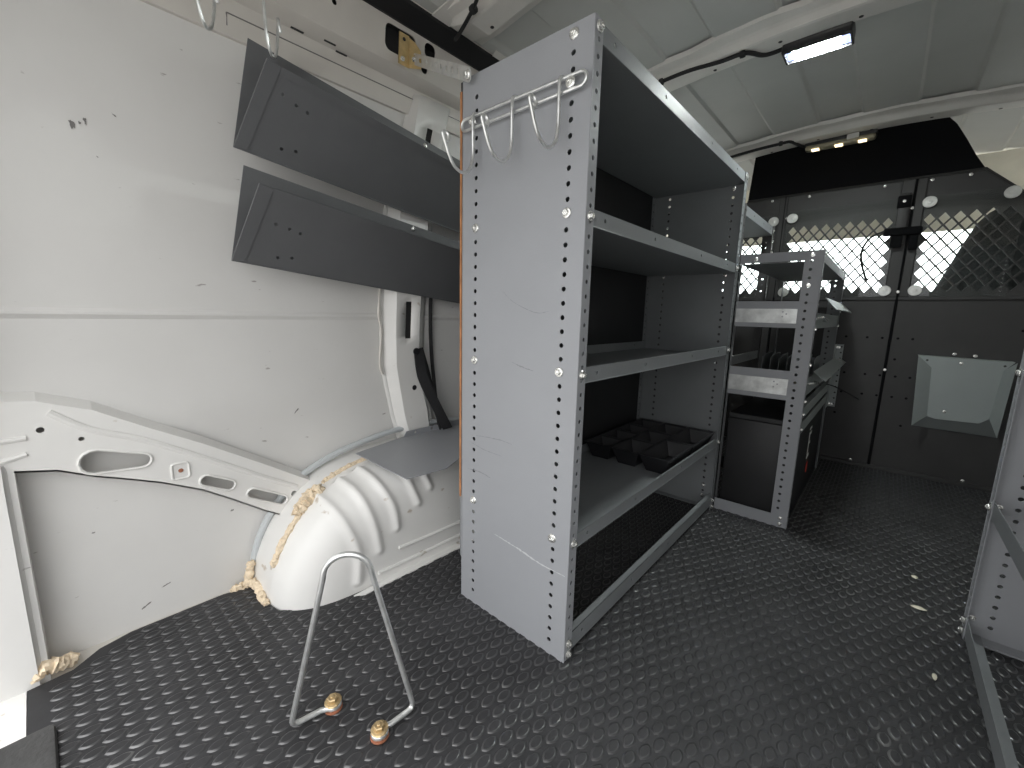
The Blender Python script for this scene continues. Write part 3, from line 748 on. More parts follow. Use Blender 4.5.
bm = nb(); plate(bm, [(0, 0.012), (Y1-Y0-0.006, 0.012), (Y1-Y0-0.006, 0.046), (0, 0.046)], [circ(0.06+0.21*k, 0.03, 0.0036, 8) for k in range(4)], (X1-0.0018, Y0+0.003, 0), (0, 1, 0), (0, 0, 1), (-0.0016, 0, 0))
box(bm, (X1-0.016, Y0+0.003, 0.0446), (X1-0.002, Y1-0.003, 0.046)); obj('bottom_rail', bm, M['grey_shaded'], SU)
bm = nb(); box(bm, (X0+0.001, Y0+0.003, 0.012), (X0+0.0026, Y1-0.003, 0.046)); box(bm, (X0+0.001, Y1-0.026, 0.004), (X1-0.01, Y1-0.003, 0.006)); obj('rear_rail', bm, M['grey_shaded'], SU)
for x, z in ((-0.394, 1.022), (-0.394, 0.775), (-0.396, 0.526), (-0.396, 0.230), (-0.598, 0.775), (-0.598, 0.528), (-0.598, 0.236)):
    place('bolt', BOLT, (x, Y0-0.0002, z), (0, -1, 0), SU)
for z in (1.024, 0.768, 0.524, 0.229, 0.033, 0.012):
    place('bolt', BOLT, (X1+0.0002, Y0+0.013, z), (1, 0, 0), SU)
for z in (1.022, 0.768, 0.524, 0.229, 0.033, 0.012):
    place('bolt', BOLT, (X1+0.0002, Y1-0.013, z), (1, 0, 0), SU)
for x, z in ((-0.394, 1.0), (-0.394, 0.75), (-0.394, 0.07), (-0.394, 0.035), (-0.585, 0.75)):
    place('bolt', BOLT_S, (x, Y1-0.0018, z), (0, -1, 0), SU)
def scratch(pts, w, name, m, parent, y=Y0, s=1):
    rnd = random.Random(s); bm = nb(); P = smoothpath([(x, y-0.0003, z) for x, z in pts], 10); up_, dn = [], []
    for i, p in enumerate(P):
        k = w*(0.3+0.9*rnd.random())*min(1, 0.2+3*i/len(P), 0.2+3*(len(P)-i)/len(P))
        up_.append(bm.verts.new(p + V((0, 0, k)))); dn.append(bm.verts.new(p - V((0, 0, k*rnd.random()))))
    for i in range(len(P)-1): bm.faces.new((dn[i], dn[i+1], up_[i+1], up_[i]))
    return obj(name, bm, m, parent, False)
scratch([(-0.537, 0.184), (-0.50, 0.180), (-0.468, 0.177), (-0.42, 0.170), (-0.365, 0.170)], 0.0022, 'scratch_mark', M['scratch'], SU)
M['rub'] = mat('grey rub mark', (0.225, 0.23, 0.24), 0.6)
for i, (pts, w) in enumerate((([(-0.592, 0.376), (-0.56, 0.379), (-0.525, 0.381), (-0.495, 0.379)], 0.0012), ([(-0.615, 0.30), (-0.58, 0.302), (-0.55, 0.298)], 0.0016), ([(-0.50, 0.533), (-0.475, 0.526), (-0.45, 0.522)], 0.0018), ([(-0.53, 0.662), (-0.50, 0.640), (-0.45, 0.622), (-0.42, 0.625)], 0.0008), ([(-0.61, 0.36), (-0.57, 0.352), (-0.52, 0.35)], 0.001))):
    scratch(pts, w, 'rub_mark', M['rub'], SU, s=5+i)

# organiser tray on the lowest shelf
TZ = SH[3]-0.0246; tray = thing('parts_tray', 'black plastic parts tray with open tapered compartments on the lowest grey shelf', 'tray', (-0.485, 1.2, TZ))
tx0, tx1, ty0, ty1, th_ = -0.612, -0.368, 1.020, 1.395, 0.046
cells = []
wx = (tx1-tx0)/3
for c, n in ((0, 4), (1, 3), (2, 2)):
    for r in range(n):
        cells.append((tx0+c*wx, ty0+(ty1-ty0)*r/n, tx0+(c+1)*wx, ty0+(ty1-ty0)*(r+1)/n))
for a, b, c, d_ in cells:
    bm = nb(); g = 0.0035; s1, s2 = 0.018, 0.020
    rim = [(a+0.0015, b+0.0015), (c-0.0015, b+0.0015), (c-0.0015, d_-0.0015), (a+0.0015, d_-0.0015)]
    inn = [(a+g, b+g), (c-g, b+g), (c-g, d_-g), (a+g, d_-g)]
    bot = [(a+s1, b+s2), (c-s1, b+s2), (c-s1, d_-s2), (a+s1, d_-s2)]
    bo = [(a+s1-.002, b+s2-.002), (c-s1+.002, b+s2-.002), (c-s1+.002, d_-s2+.002), (a+s1-.002, d_-s2+.002)]
    zt = TZ+th_
    R0 = [bm.verts.new((x, y, zt)) for x, y in rim]; R1 = [bm.verts.new((x, y, zt)) for x, y in inn]
    R2 = [bm.verts.new((x, y, TZ+0.004)) for x, y in bot]; R3 = [bm.verts.new((x, y, TZ+0.0012)) for x, y in bo]
    for A, B in ((R0, R1), (R1, R2), (R3, R0)):
        for i in range(4): bm.faces.new((A[i], A[(i+1) % 4], B[(i+1) % 4], B[i]))
    bm.faces.new(R2); bm.faces.new(R3[::-1])
    obj('compartment', bm, M['plastic'], tray)
bm = nb(); plate(bm, [(tx0-0.004, ty0-0.004), (tx1+0.003, ty0-0.004), (tx1+0.003, ty1+0.004), (tx0-0.004, ty1+0.004)], [[(a+0.001, b+0.001), (c-0.001, b+0.001), (c-0.001, d_-0.001), (a+0.001, d_-0.001)] for a, b, c, d_ in cells], (0, 0, TZ+th_+0.0008), (1, 0, 0), (0, 1, 0), (0, 0, -0.002)); obj('rim', bm, M['plastic'], tray)
# sloping step inside each compartment with a glint put into its lighter colour
M['plastic_glint'] = mat('black plastic with painted glint', (0.05, 0.05, 0.052), 0.3)
for a, b, c, d_ in cells:
    bm = nb(); mx_ = (a+c)/2
    prism(bm, [(a+0.006, d_-0.010, TZ+th_-0.003), (c-0.006, d_-0.010, TZ+th_-0.003), (c-0.020, d_-0.021, TZ+0.006), (a+0.020, d_-0.021, TZ+0.006)], (0, 0.0014, 0.0006)); obj('ramp', bm, M['plastic_glint'], tray)

# ------------------------------------------------------------------ hook rails
def hook_rail(label, org, U, N, L, hooks, drop, group=None, reach=1.0, bolts=(), loc=None, nh=None):
    """wire loop along U from org; N points away from the mounting face; hooks at distances along U"""
    org, U, N = V(org), V(U), V(N); Z = V((0, 0, 1))
    t = thing('hook_rail', label, 'hooks', loc or org + U*L/2, group)
    f = lambda u, n, z: org + U*u + N*n + Z*z
    NH = V(nh).normalized() if nh else N
    g = lambda u, n, z: org + U*u + N*0.0145 + NH*(n*reach) + Z*z
    bm = nb(); tube(bm, [f(p[0], 0.009, p[1]) for p in slot((0.010, 0), (L-0.010, 0), 0.0095, 8)], 0.0027, 8, closed=True); obj('rail_loop', bm, M['wire'], t)
    for h in hooks:
        top = [f(h, 0.0045, 0.013), f(h, 0.0145, 0.006), f(h, 0.0145, -drop*0.45), g(h, 0.0005, -drop*0.66), g(h, 0.004, -drop*0.85), g(h, 0.013, -drop*0.975), g(h, 0.023, -drop), g(h, 0.034, -drop*0.93), g(h, 0.042, -drop*0.78), g(h, 0.048, -drop*0.60), g(h, 0.052, -drop*0.47),
               g(h, 0.051, -drop*0.42), g(h+0.002, 0.047, -drop*0.43), g(h+0.004, 0.0455, -drop*0.50), g(h+0.005, 0.0475, -drop*0.58)]
        bm = nb(); tube(bm, smoothpath(top, 6), 0.0027, 8); obj('hook', bm, M['wire'], t)
    for b in bolts: place('bolt', BOLT, f(b, 0.0105, 0), N, t)
    for b in bolts:
        bm = nb(); a = f(b, 0.0005, 0); tube(bm, [a, a + N*0.010], 0.004, 10); obj('stud', bm, M['bolt'], t)
    return t
HZ = 0.960
hook_rail('wire rail of three hooks bolted across the tall shelving end panel', (-0.627, Y0, HZ-0.007), (1, 0, 0), (0, -1, 0), 0.264, (0.036, 0.128, 0.221), 0.092, bolts=(0.030, 0.237), loc=(-0.5, Y0, HZ), reach=1.3)
t2 = hook_rail('wire hooks hanging from the roof rail above the upper wall bin', (-0.868, 0.165, 1.184), (0, 1, 0), (1, 0, 0), 0.200, (0.054, 0.150), 0.128, bolts=(0.03,), loc=(-0.86, 0.27, 1.178), nh=(-0.72, 0.69, 0))
bm = nb(); prism(bm, [(-0.9495, 0.185, 1.215), (-0.9495, 0.215, 1.215), (-0.860, 0.215, 1.190), (-0.860, 0.185, 1.190)], (0, 0, 0.004)); prism(bm, [(-0.9495, 0.185, 1.215), (-0.9495, 0.215, 1.215), (-0.946, 0.215, 1.24), (-0.946, 0.185, 1.24)], (0.002, 0, 0)); prism(bm, [(-0.8625, 0.185, 1.165), (-0.8625, 0.215, 1.165), (-0.8625, 0.215, 1.194), (-0.8625, 0.185, 1.194)], (0.0022, 0, 0)); obj('mounting_plate', bm, M['zinc'], t2)

# ------------------------------------------------------------------ steel strap tying the shelving to the roof rail
sp = thing('tie_strap', 'perforated zinc strap and yellow clip tying the shelving to the roof rail', 'bracket', (-0.78, 0.62, 1.13))
A, B = V((-0.918, 0.668, 1.208)), V((-0.604, Y0-0.013, 1.030))
d0 = (B-A); Ls = d0.length; u0 = d0.normalized(); n0 = V((0.55, -0.62, -0.45)); n0 = (n0 - u0*n0.dot(u0)).normalized(); w0 = n0.cross(u0)
bm = nb(); plate(bm, slot((0, 0), (Ls, 0), 0.0115, 6), [slot((0.040, 0), (0.062, 0), 0.004, 4) if k == 0 else circ(0.07+0.036*k, 0, 0.0056, 9) for k in range(0, 9)], A, u0, w0, n0*0.0018); obj('strap', bm, M['zinc'], sp)
place('bolt', BOLT, B + n0*0.002, n0, sp)
C = V((-0.940, 0.655, 1.228))
bm = nb()
prism(bm, [C+V(p) for p in ((0.0, -0.020, -0.034), (0.0, 0.006, -0.034), (0.006, 0.006, 0.030), (0.006, -0.020, 0.030))], (0.003, 0, 0))
prism(bm, [C+V(p) for p in ((0.0, 0.006, -0.034), (0.030, 0.022, -0.040), (0.030, 0.022, -0.002), (0.020, 0.014, 0.016), (0.006, 0.006, 0.030))], (0, 0.0025, 0))
obj('clip', bm, M['gold'], sp)
place('bolt', BOLT_S, C+V((0.004, -0.010, -0.022)), (1, -0.2, 0), sp)
bm = nb(); lathe(bm, [(0.004, 0), (0.004, 0.001)], 10, Matrix.Translation(C+V((0.0088, -0.008, 0.018))) @ Matrix.Rotation(PI/2, 4, 'Y')); obj('clip_hole', bm, M['dark'], sp)
place('bolt', BOLT, A + u0*0.004 + n0*0.002, n0, sp)

# ------------------------------------------------------------------ angled bins on the wall
DIR = V((-0.08, 1, -0.097))
def wall_bin(label, tb, bt, fr, L, hol):
    tb, bt, fr = V(tb), V(bt), V(fr); d_ = DIR*L
    t = thing('wall_bin', label, 'bin', bt + d_*0.5)
    n = (fr-bt).cross(d_).normalized()
    if n.x < 0: n = -n
    nk = (tb-bt).cross(d_).normalized()
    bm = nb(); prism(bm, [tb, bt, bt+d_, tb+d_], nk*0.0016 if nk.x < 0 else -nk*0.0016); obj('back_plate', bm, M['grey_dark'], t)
    W = (fr-bt); wl_ = W.length; Wn = W.normalized(); Un = DIR.normalized(); LL = d_.length
    Wp = (Wn - Un*Wn.dot(Un)).normalized()
    bm = nb()
    sh = Wn.dot(Un)*wl_; hgt = Wn.dot(Wp)*wl_
    hs = [circ(u, v, 0.0034, 9) for u, v in hol]
    plate(bm, [(0, 0), (LL, 0), (LL+sh, hgt), (sh, hgt)], hs, bt, Un, Wp, -n*0.0016)
    tube(bm, [bt, bt+d_], 0.0016, 8)
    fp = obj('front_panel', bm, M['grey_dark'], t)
    # raised hems along the end and the top of the front panel
    bm = nb(); k = 0.024
    prism(bm, [bt+n*0.0004, bt+Un*k*0.9+Wp*0.004+n*0.0004, bt+Un*(sh+k)+Wp*(hgt-0.002)+n*0.0004, bt+Un*sh+Wp*hgt+n*0.0004], n*0.0016); obj('end_hem', bm, M['grey_dark'], fp)
    bm = nb(); prism(bm, [bt+Un*(sh+k)+Wp*(hgt-0.013)+n*0.0004, bt+Un*(LL+sh)+Wp*(hgt-0.013)+n*0.0004, bt+Un*(LL+sh)+Wp*hgt+n*0.0004, bt+Un*(sh+k)+Wp*hgt+n*0.0004], n*0.0012); obj('top_hem', bm, M['grey_dark'], fp)
    return t
H1 = [(0.055, 0.118), (0.081, 0.112), (0.103, 0.109), (0.077, 0.028), (0.103, 0.034)]
H2 = [(0.055, 0.092), (0.081, 0.089), (0.103, 0.086), (0.077, 0.024), (0.103, 0.030)]
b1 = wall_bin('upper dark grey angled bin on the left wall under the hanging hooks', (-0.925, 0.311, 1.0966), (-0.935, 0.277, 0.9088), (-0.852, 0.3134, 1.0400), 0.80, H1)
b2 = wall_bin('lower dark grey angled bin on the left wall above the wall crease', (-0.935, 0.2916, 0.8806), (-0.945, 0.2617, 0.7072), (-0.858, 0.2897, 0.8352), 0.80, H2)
for t, p in ((b1, (-0.9575, 0.724, 1.044)), (b2, (-0.9665, 0.690, 0.833))): place('bolt', BOLT_S, p, (1, 0, 0), t)

# ------------------------------------------------------------------ grey sheet on the wheel arch
bm = nb()
plate(bm, [(-0.955, 0.498), (-0.728, 0.492), (-0.716, 0.593), (-0.752, 0.671), (-0.752, 1.02), (-0.985, 1.02), (-0.992, 0.66)], [], (0, 0, 0.2645), (1, 0, 0), (0, 1, 0), (0, 0, 0.0018))
plate(bm, [(0.66, 0), (1.02, 0), (1.02, 0.016), (0.67, 0.016)], [circ(0.70, 0.008, 0.004, 8), circ(0.76, 0.008, 0.004, 8)], (-0.987, 0, 0.266), (0, 1, 0), (0, 0, 1), (0.0016, 0, 0))
tag(obj('metal_tray', bm, M['grey'], None, True, 30), 'grey cut cornered metal sheet lying on top of the wheel arch', 'sheet')
# black webbing strap hanging on the post
ws = thing('webbing_strap', 'twisted black strap hanging from the wall post above the wheel arch', 'strap', (-0.97, 0.75, 0.40))
def ribbon(pts, w, twist, name, parent, th=0.002):
    P = smoothpath(pts, 8); bm = nb(); rows = []
    for i, p in enumerate(P):
        a = twist[0] + (twist[1]-twist[0])*i/(len(P)-1)
        s_ = V((math.sin(a), math.cos(a), 0.25*math.cos(a)))*w/2
        n_ = V((math.cos(a), -math.sin(a), 0))*th
        rows.append([bm.verts.new(p+q) for q in (s_+n_, -s_+n_, -s_-n_, s_-n_)])
    for a, b in zip(rows, rows[1:]):
        for k in range(4): bm.faces.new((a[k], a[(k+1) % 4], b[(k+1) % 4], b[k]))
    bm.faces.new(rows[0]); bm.faces.new(rows[-1][::-1])
    return obj(name, bm, M['strap'], parent)
ribbon([(-0.966, 0.700, 0.517), (-0.962, 0.705, 0.46), (-0.957, 0.715, 0.42), (-0.955, 0.757, 0.34), (-0.958, 0.798, 0.272)], 0.028, (0.1, 0.5), 'webbing', ws)
ribbon([(-0.970, 0.708, 0.513), (-0.968, 0.728, 0.45), (-0.968, 0.748, 0.38), (-0.972, 0.772, 0.31), (-0.974, 0.785, 0.272)], 0.022, (0.0, -0.6), 'webbing', ws)
bm = nb(); lathe(bm, [(0.010, 0), (0.010, 0.003), (0.004, 0.004)], 12, Matrix.Translation((-0.9655, 0.692, 0.510)) @ Matrix.Rotation(PI/2, 4, 'Y')); obj('button', bm, M['plastic'], ws)

# ------------------------------------------------------------------ bent wire stand on the floor
wsd = thing('wire_stand', 'bent zinc wire stand bolted upright to the rubber floor', 'stand', (-0.5335, 0.2585, 0))
a, b = V((-0.587, 0.188, 0.0085)), V((-0.480, 0.330, 0.0085)); mid = (a+b)/2; hz = V((b-a)); hz.normalize()
top = mid + V((0, 0, 0.262))
bl, br_ = V((-0.576, 0.247, 0.0085)), V((-0.483, 0.272, 0.0085))
def eye(c, start, r=0.009):
    d_ = (c-start); d_.z = 0; ang = math.atan2(-d_.y, -d_.x)
    return [c + V((r*math.cos(ang+0.5+t), r*math.sin(ang+0.5+t), 0)) for t in [PI*2*0.85*k/10 for k in range(11)]]
arc_ = []
R = 0.033
pa, pb = top - hz*R*0.98, top + hz*R*0.98
for k in range(0, 13):
    t = PI - PI*k/12
    arc_.append(mid + V((0, 0, 0.236)) + hz*R*math.cos(t) + V((0, 0, 1))*R*1.0*math.sin(t))
path = eye(bl, a)[::-1] + fillet([bl.lerp(a, 0.30), a, arc_[0]], 0.012) + arc_[1:-1] + fillet([arc_[-1], b, br_.lerp(b, 0.30)], 0.012) + eye(br_, b)
bm = nb(); tube(bm, path, 0.0041, 10); obj('frame', bm, M['wire'], wsd)
for p in (bl, br_):
    place('bolt', BOLT_Y, (p.x, p.y, 0.0135), (0.05, -0.1, 1), wsd)
    bm = nb(); lathe(bm, [(0.0135, 0.0021), (0.0135, 0.0042), (0.006, 0.0044)], 16, Matrix.Translation((p.x, p.y, 0))); obj('washer', bm, M['rust'], wsd)
    bm = nb(); tube(bm, [(p.x, p.y, 0.003), (p.x, p.y, 0.0145)], 0.006, 10); obj('shank', bm, M['brass'], wsd)

# ------------------------------------------------------------------ low shelving unit in front of the bulkhead
A0, A1, B0, B1 = -0.357, -0.152, 1.428, 2.150
LU = thing('shelving_unit', 'low grey shelving unit with galvanised end strips and tilted flap doors', 'shelves', (-0.3, 1.8, 0))
def low_frame(y, into, m, bolts=True):
    bm = nb(); w = 0.043
    hs = holes_col(A1-0.027, 0.06, 0.79, 0.0040)
    hs += [[(A0+0.0015, 0.038), (A1-w, 0.038), (A1-w, 0.782), (A0+0.0015, 0.782)]]
    plate(bm, [(A0, 0), (A1, 0), (A1, 0.808), (A0, 0.808)], hs, (0, y, 0), (1, 0, 0), (0, 0, 1), (0, 0.0016*into, 0))
    o = obj('end_frame', bm, m, LU, True, 40)
    b2 = nb(); plate(b2, [(0, 0), (0.024, 0), (0.024, 0.808), (0, 0.808)], holes_col(0.013, 0.04, 0.79, 0.0036), (A1, y, 0), (0, into, 0), (0, 0, 1), (-0.0016, 0, 0)); tube(b2, [(A1-0.0006, y+0.0006*into, 0.001), (A1-0.0006, y+0.0006*into, 0.807)], 0.0014, 8); obj('front_flange', b2, m, o, True, 40)
    b2 = nb(); plate(b2, [(0, 0), (0.024, 0), (0.024, 0.808), (0, 0.808)], [], (A0, y, 0), (0, into, 0), (0, 0, 1), (0.0016, 0, 0)); obj('rear_flange', b2, m, o, True, 40)
low_frame(B0, 1, M['grey']); low_frame(B1, -1, M['grey_shaded'])
shelf(LU, 0.805, A0+0.002, A1-0.002, B0+0.003, B1-0.003, rear=0)
for zt, zb in ((0.672, 0.597), (0.474, 0.388)):
    s_ = shelf(LU, zt-0.045, A0+0.002, A1-0.004, B0+0.003, B1-0.003, lip=0.020, rear=0.02)
    bm = nb(); plate(bm, [(A0+0.003, zb), (A1-0.040, zb), (A1-0.040, zt), (A0+0.003, zt)], [], (0, B0+0.0022, 0), (1, 0, 0), (0, 0, 1), (0, 0.0014, 0)); obj('shelf_side', bm, M['grey'], s_)
    m_ = (zt-zb)
    bm = nb(); plate(bm, [(A0+0.004, zb+m_*0.17), (A1-0.044, zb+m_*0.17), (A1-0.044, zt-m_*0.29), (A0+0.004, zt-m_*0.29)], [circ(A1-0.070, zb+m_*0.52, 0.0025, 7), circ(A1-0.079, zb+m_*0.60, 0.0025, 7), circ(A1-0.079, zb+m_*0.42, 0.0025, 7)], (0, B0+0.0018, 0), (1, 0, 0), (0, 0, 1), (0, -0.0012, 0)); g = obj('side_strip', bm, M['galv'], s_); g['label'] = 'galvanised metal strip'
bm = nb(); box(bm, (A0+0.002, B0+0.003, 0.02), (A0+0.0035, B1-0.003, 0.80)); obj('back_panel', bm, M['board'], LU) if 0 else bm.free()
# dividers in the middle bay
for k in range(7):
    x = A0 + 0.012 + 0.027*k
    bm = nb(); prism(bm, [(x, 1.84, 0.4108), (x, 2.02, 0.4108), (x, 2.02, 0.488), (x, 1.90, 0.488), (x, 1.84, 0.478)], (0.0015, 0, 0)); obj('divider', bm, M['grey_shaded'], LU)
bm = nb(); plate(bm, [(A0+0.008, 0), (A1-0.02, 0), (A1-0.02, 0.065), (A0+0.008, 0.065)], [], (0, 2.022, 0.4108), (1, 0, 0), (0, 0, 1), (0, 0.0015, 0)); obj('divider_stop', bm, M['grey_shaded'], LU)
# fronts with wire pulls and flaps
def front(z0, z1, y0=B0+0.004, y1=B1-0.03, x=-0.1545):
    bm = nb(); plate(bm, [(0, z0), (y1-y0, z0), (y1-y0, z1), (0, z1)], [], (x, y0, 0), (0, 1, 0), (0, 0, 1), (0.0016, 0, 0)); o = obj('drawer_front', bm, M['grey_green'], LU)
    zc = (z0+z1)/2+0.004
    b2 = nb(); tube(b2, smoothpath([(x+0.001, y0+0.035, zc+0.004), (x+0.014, y0+0.055, zc+0.006), (x+0.016, y0+0.11, zc), (x+0.014, y0+0.165, zc-0.004), (x+0.001, y0+0.185, zc-0.004)], 6), 0.0030, 7); obj('pull', b2, M['bolt'], o)
def flap(y0, y1, xa, za, xb, zb, name='flap_door'):
    bm = nb(); prism(bm, [(xa, y0, za), (xb, y0-0.035, zb), (xb, y1+0.012, zb), (xa, y1, za)], (0.001, 0, 0.0018)); o = obj(name, bm, M['grey_green'], LU); return o
front(0.597, 0.640); front(0.404, 0.455)
flap(1.585, 2.22, -0.152, 0.687, -0.120, 0.652); flap(1.553, 2.30, -0.152, 0.466, -0.117, 0.443)
for z0, z1 in ((0.337, 0.369), (0.290, 0.324)):
    bm = nb(); box(bm, (-0.1542, B0+0.002, z0), (-0.1524, B1-0.002, z1)); (box(bm, (-0.168, B0+0.002, z1-0.0016), (-0.1542, B1-0.002, z1)) if z1 > 0.33 else None); obj('front_rail', bm, M['grey_green'], LU)
bm = nb(); plate(bm, [(-0.152, 0.262), (-0.126, 0.262), (-0.126, 0.525), (-0.152, 0.525)], holes_col(-0.133, 0.275, 0.52, 0.0036, 0.024), (0, 2.205, 0), (1, 0, 0), (0, 0, 1), (0, 0.0016, 0)); tube(bm, [(-0.1515, 2.205, 0.262), (-0.1515, 2.205, 0.525)], 0.001, 6); box(bm, (-0.1525, B1-0.01, 0.262), (-0.1510, 2.2066, 0.525)); obj('link_angle', bm, M['grey_green'], LU)
for x, z in ((-0.141, 0.512), (-0.1475, 0.512), (-0.139, 0.272), (-0.147, 0.272)): place('bolt', BOLT_S, (x, 2.2045, z), (0, -1, 0), LU)
for z in (0.595, 0.390, 0.352, 0.308, 0.495): place('bolt', BOLT_S, (-0.1518, B0+0.012, z), (1, 0, 0), LU)
for z in (0.600, 0.655, 0.39): place('bolt', BOLT_S, (-0.1518, B1-0.012, z), (1, 0, 0), LU)
for x, z in ((A1-0.026, 0.796), (A1-0.027, 0.715), (A1-0.018, 0.030), (A1-0.018, 0.012), (-0.315, 0.792)): place('bolt', BOLT_S, (x, B0-0.0002, z), (0, -1, 0), LU)
# things inside it
bm = nb(); prism(bm, [(-0.345, 1.55, 0.4115), (-0.20, 1.53, 0.4115), (-0.19, 1.78, 0.4115), (-0.31, 1.80, 0.4115)], (0, 0, 0.010))
M['cardboard'] = mat('tan card', (0.40, 0.35, 0.25), 0.8, 0, 0.1, 20)
tag(obj('card_sheet', bm, M['cardboard']), 'tan flat card lying on the shelf beside the dividers', 'card')
cs = thing('storage_case', 'black storage case with a red disc at the bottom of the low shelving', 'case', (-0.30, 1.76, 0.0))
bm = bbox((-0.345, B0+0.014, 0.0025), (-0.1565, 2.122, 0.310), 0.005, 2); obj('case_body', bm, M['case'], cs)
bm = bbox((-0.3448, B0+0.0142, 0.3105), (-0.1567, 2.1218, 0.326), 0.002, 1); obj('lid', bm, M['case'], cs)
bm = nb(); prism(bm, [(-0.1563, 1.785 + 0.020*math.cos(2*PI*k/20), 0.101 + 0.020*math.sin(2*PI*k/20)) for k in range(20)], (0.0012, 0, 0)); o = obj('red_disc', bm, M['red'], cs); o['label'] = 'round red mark'
bm = nb()
for y0, y1, z0, z1 in ((1.745, 1.765, 0.140, 0.235), (1.765, 1.800, 0.224, 0.235), (1.765, 1.790, 0.190, 0.200), (1.765, 1.800, 0.140, 0.152), (1.740, 1.79, 0.245, 0.253)):
    box(bm, (-0.1564, y0, z0), (-0.1556, y1, z1))
o = obj('white_mark', bm, M['white'], cs)
bm = nb(); tube(bm, smoothpath([(-0.1528, 2.06, 0.372), (-0.130, 2.09, 0.362), (-0.095, 2.14, 0.338), (-0.052, 2.20, 0.306)], 6), 0.0022, 6)
tag(obj('cable_tie', bm, M['strap']), 'loose black cable tie tail sticking out of the low shelving rail', 'cable tie')

# ------------------------------------------------------------------ taller narrow unit behind
C0, C1, D0, D1 = -0.634, -0.3608, 1.430, 1.860
NU = thing('shelving_unit', 'narrow dark shelving unit standing behind the low shelving and tall shelving', 'shelves', (-0.5, 1.65, 0))
for y, into in ((D0, 1), (D1, -1)):
    bm = nb(); w = 0.036
    hs = holes_col(C1-0.020, 0.05, 0.94, 0.0036) + holes_col(C0+0.02, 0.05, 0.94, 0.0036) + [[(C0+w, 0.05), (C1-w, 0.05), (C1-w, 0.925), (C0+w, 0.925)]]
    plate(bm, [(C0, 0), (C1, 0), (C1, 0.957), (C0, 0.957)], hs, (0, y, 0), (1, 0, 0), (0, 0, 1), (0, 0.0016*into, 0)); o = obj('end_frame', bm, M['black'], NU, True, 40)
    b2 = nb(); plate(b2, [(0, 0), (0.022, 0), (0.022, 0.957), (0, 0.957)], holes_col(0.011, 0.04, 0.94, 0.0034), (C1, y, 0), (0, into, 0), (0, 0, 1), (-0.0015, 0, 0)); obj('front_flange', b2, M['black'], o, True, 40)
for z in (0.955, 0.50): shelf(NU, z, C0+0.002, C1-0.0018, D0+0.003, D1-0.003, lip=0.028, rear=0)
for z in (0.942, 0.905, 0.865): place('bolt', BOLT_S, (C1+0.0002, D1-0.012, z), (1, 0, 0), NU)

# ------------------------------------------------------------------ shelving on the right
Q0, Q1, S0, S1 = 0.190, 0.462, 0.36, 1.186
RU = thing('shelving_unit', 'grey shelving unit at the right edge with its bottom rail along the floor', 'shelves', (0.33, 0.8, 0))
end_panel(RU, 'end_panel', Q0, Q1, S1, 0.0, HT, (Q0+0.036, Q1-0.04), -1, M['grey'])
end_panel(RU, 'end_panel', Q0, Q1, S0, 0.0, HT, (Q0+0.036, Q1-0.04), 1, M['grey'])
def shelf_r(z):
    bm = nb(); L = S1-S0-0.006
    plate(bm, [(Q0+0.002, S0+0.003), (Q1-0.002, S0+0.003), (Q1-0.002, S1-0.003), (Q0+0.002, S1-0.003)], [], (0, 0, z), (1, 0, 0), (0, 1, 0), (0, 0, -0.0014))
    plate(bm, [(0, -0.030), (L, -0.030), (L, 0), (0, 0)], [circ(L*k, -0.012, 0.0036, 8) for k in (0.1, 0.4, 0.7, 0.95)], (Q0+0.002, S0+0.003, z), (0, 1, 0), (0, 0, 1), (0.0014, 0, 0))
    obj('shelf', bm, M['grey_shaded'], RU, True, 40)
shelf_r(1.034)
bm = nb(); box(bm, (Q0+0.0018, S0+0.003, 0.258), (Q0+0.0034, S1-0.003, 0.290)); box(bm, (Q0+0.0034, S0+0.003, 0.258), (Q0+0.016, S1-0.003, 0.2596)); obj('front_rail', bm, M['grey_shaded'], RU)
bm = nb(); box(bm, (Q0+0.0018, S0+0.003, 0.006), (Q0+0.0034, S1-0.003, 0.040)); box(bm, (Q0+0.0034, S0+0.003, 0.006), (Q0+0.026, S1-0.003, 0.0076)); obj('bottom_rail', bm, M['grey_shaded'], RU)
for z in (0.034, 0.012, 0.276, 0.535): place('bolt', BOLT, (Q0-0.0002, S1-0.012, z), (-1, 0, 0), RU)
for x, z in ((Q0+0.010, 0.040), (Q0+0.012, 0.276)): place('bolt', BOLT_S, (x, S1-0.0018, z), (0, -1, 0), RU)
bm = nb(); box(bm, (Q0+0.02, S1-0.032, 0.0025), (Q1-0.004, S1-0.0025, 0.006)); obj('foot_flange', bm, M['grey'], RU)

# ------------------------------------------------------------------ lights
LB = thing('light_bar', 'lit white led light bar on the roof bow above the aisle', 'light', (-0.233, 1.447, 1.345))
bm = bbox((-0.308, 1.408, 1.336), (-0.158, 1.486, 1.362), 0.006, 2); obj('housing', bm, M['plastic'], LB)
bm = bbox((-0.303, 1.424, 1.331), (-0.163, 1.482, 1.3365), 0.002, 2); obj('lens', bm, M['lens'], LB)
bm = nb(); plate(bm, rrect(-0.308, 1.408, -0.158, 1.486, 0.006), [rrect(-0.303, 1.424, -0.163, 1.482, 0.003)], (0, 0, 1.325), (1, 0, 0), (0, 1, 0), (0, 0, 0.012)); obj('rim', bm, M['plastic'], LB)
for k in range(6):
    for j in range(3):
        x = -0.280 + 0.0178*k; y = 1.434 + 0.0165*j
        bm = nb(); lathe(bm, [(0.0072, 0), (0.0068, 0.0022), (0.003, 0.0032)], 10, Matrix.Translation((x, y, 1.3312)) @ Matrix.Rotation(PI, 4, 'X')); obj('led', bm, M['led'], LB)
DL = thing('dome_light', 'slim roof lamp with three warm bulbs before the black head panel', 'light', (-0.24, 2.215, 1.335))
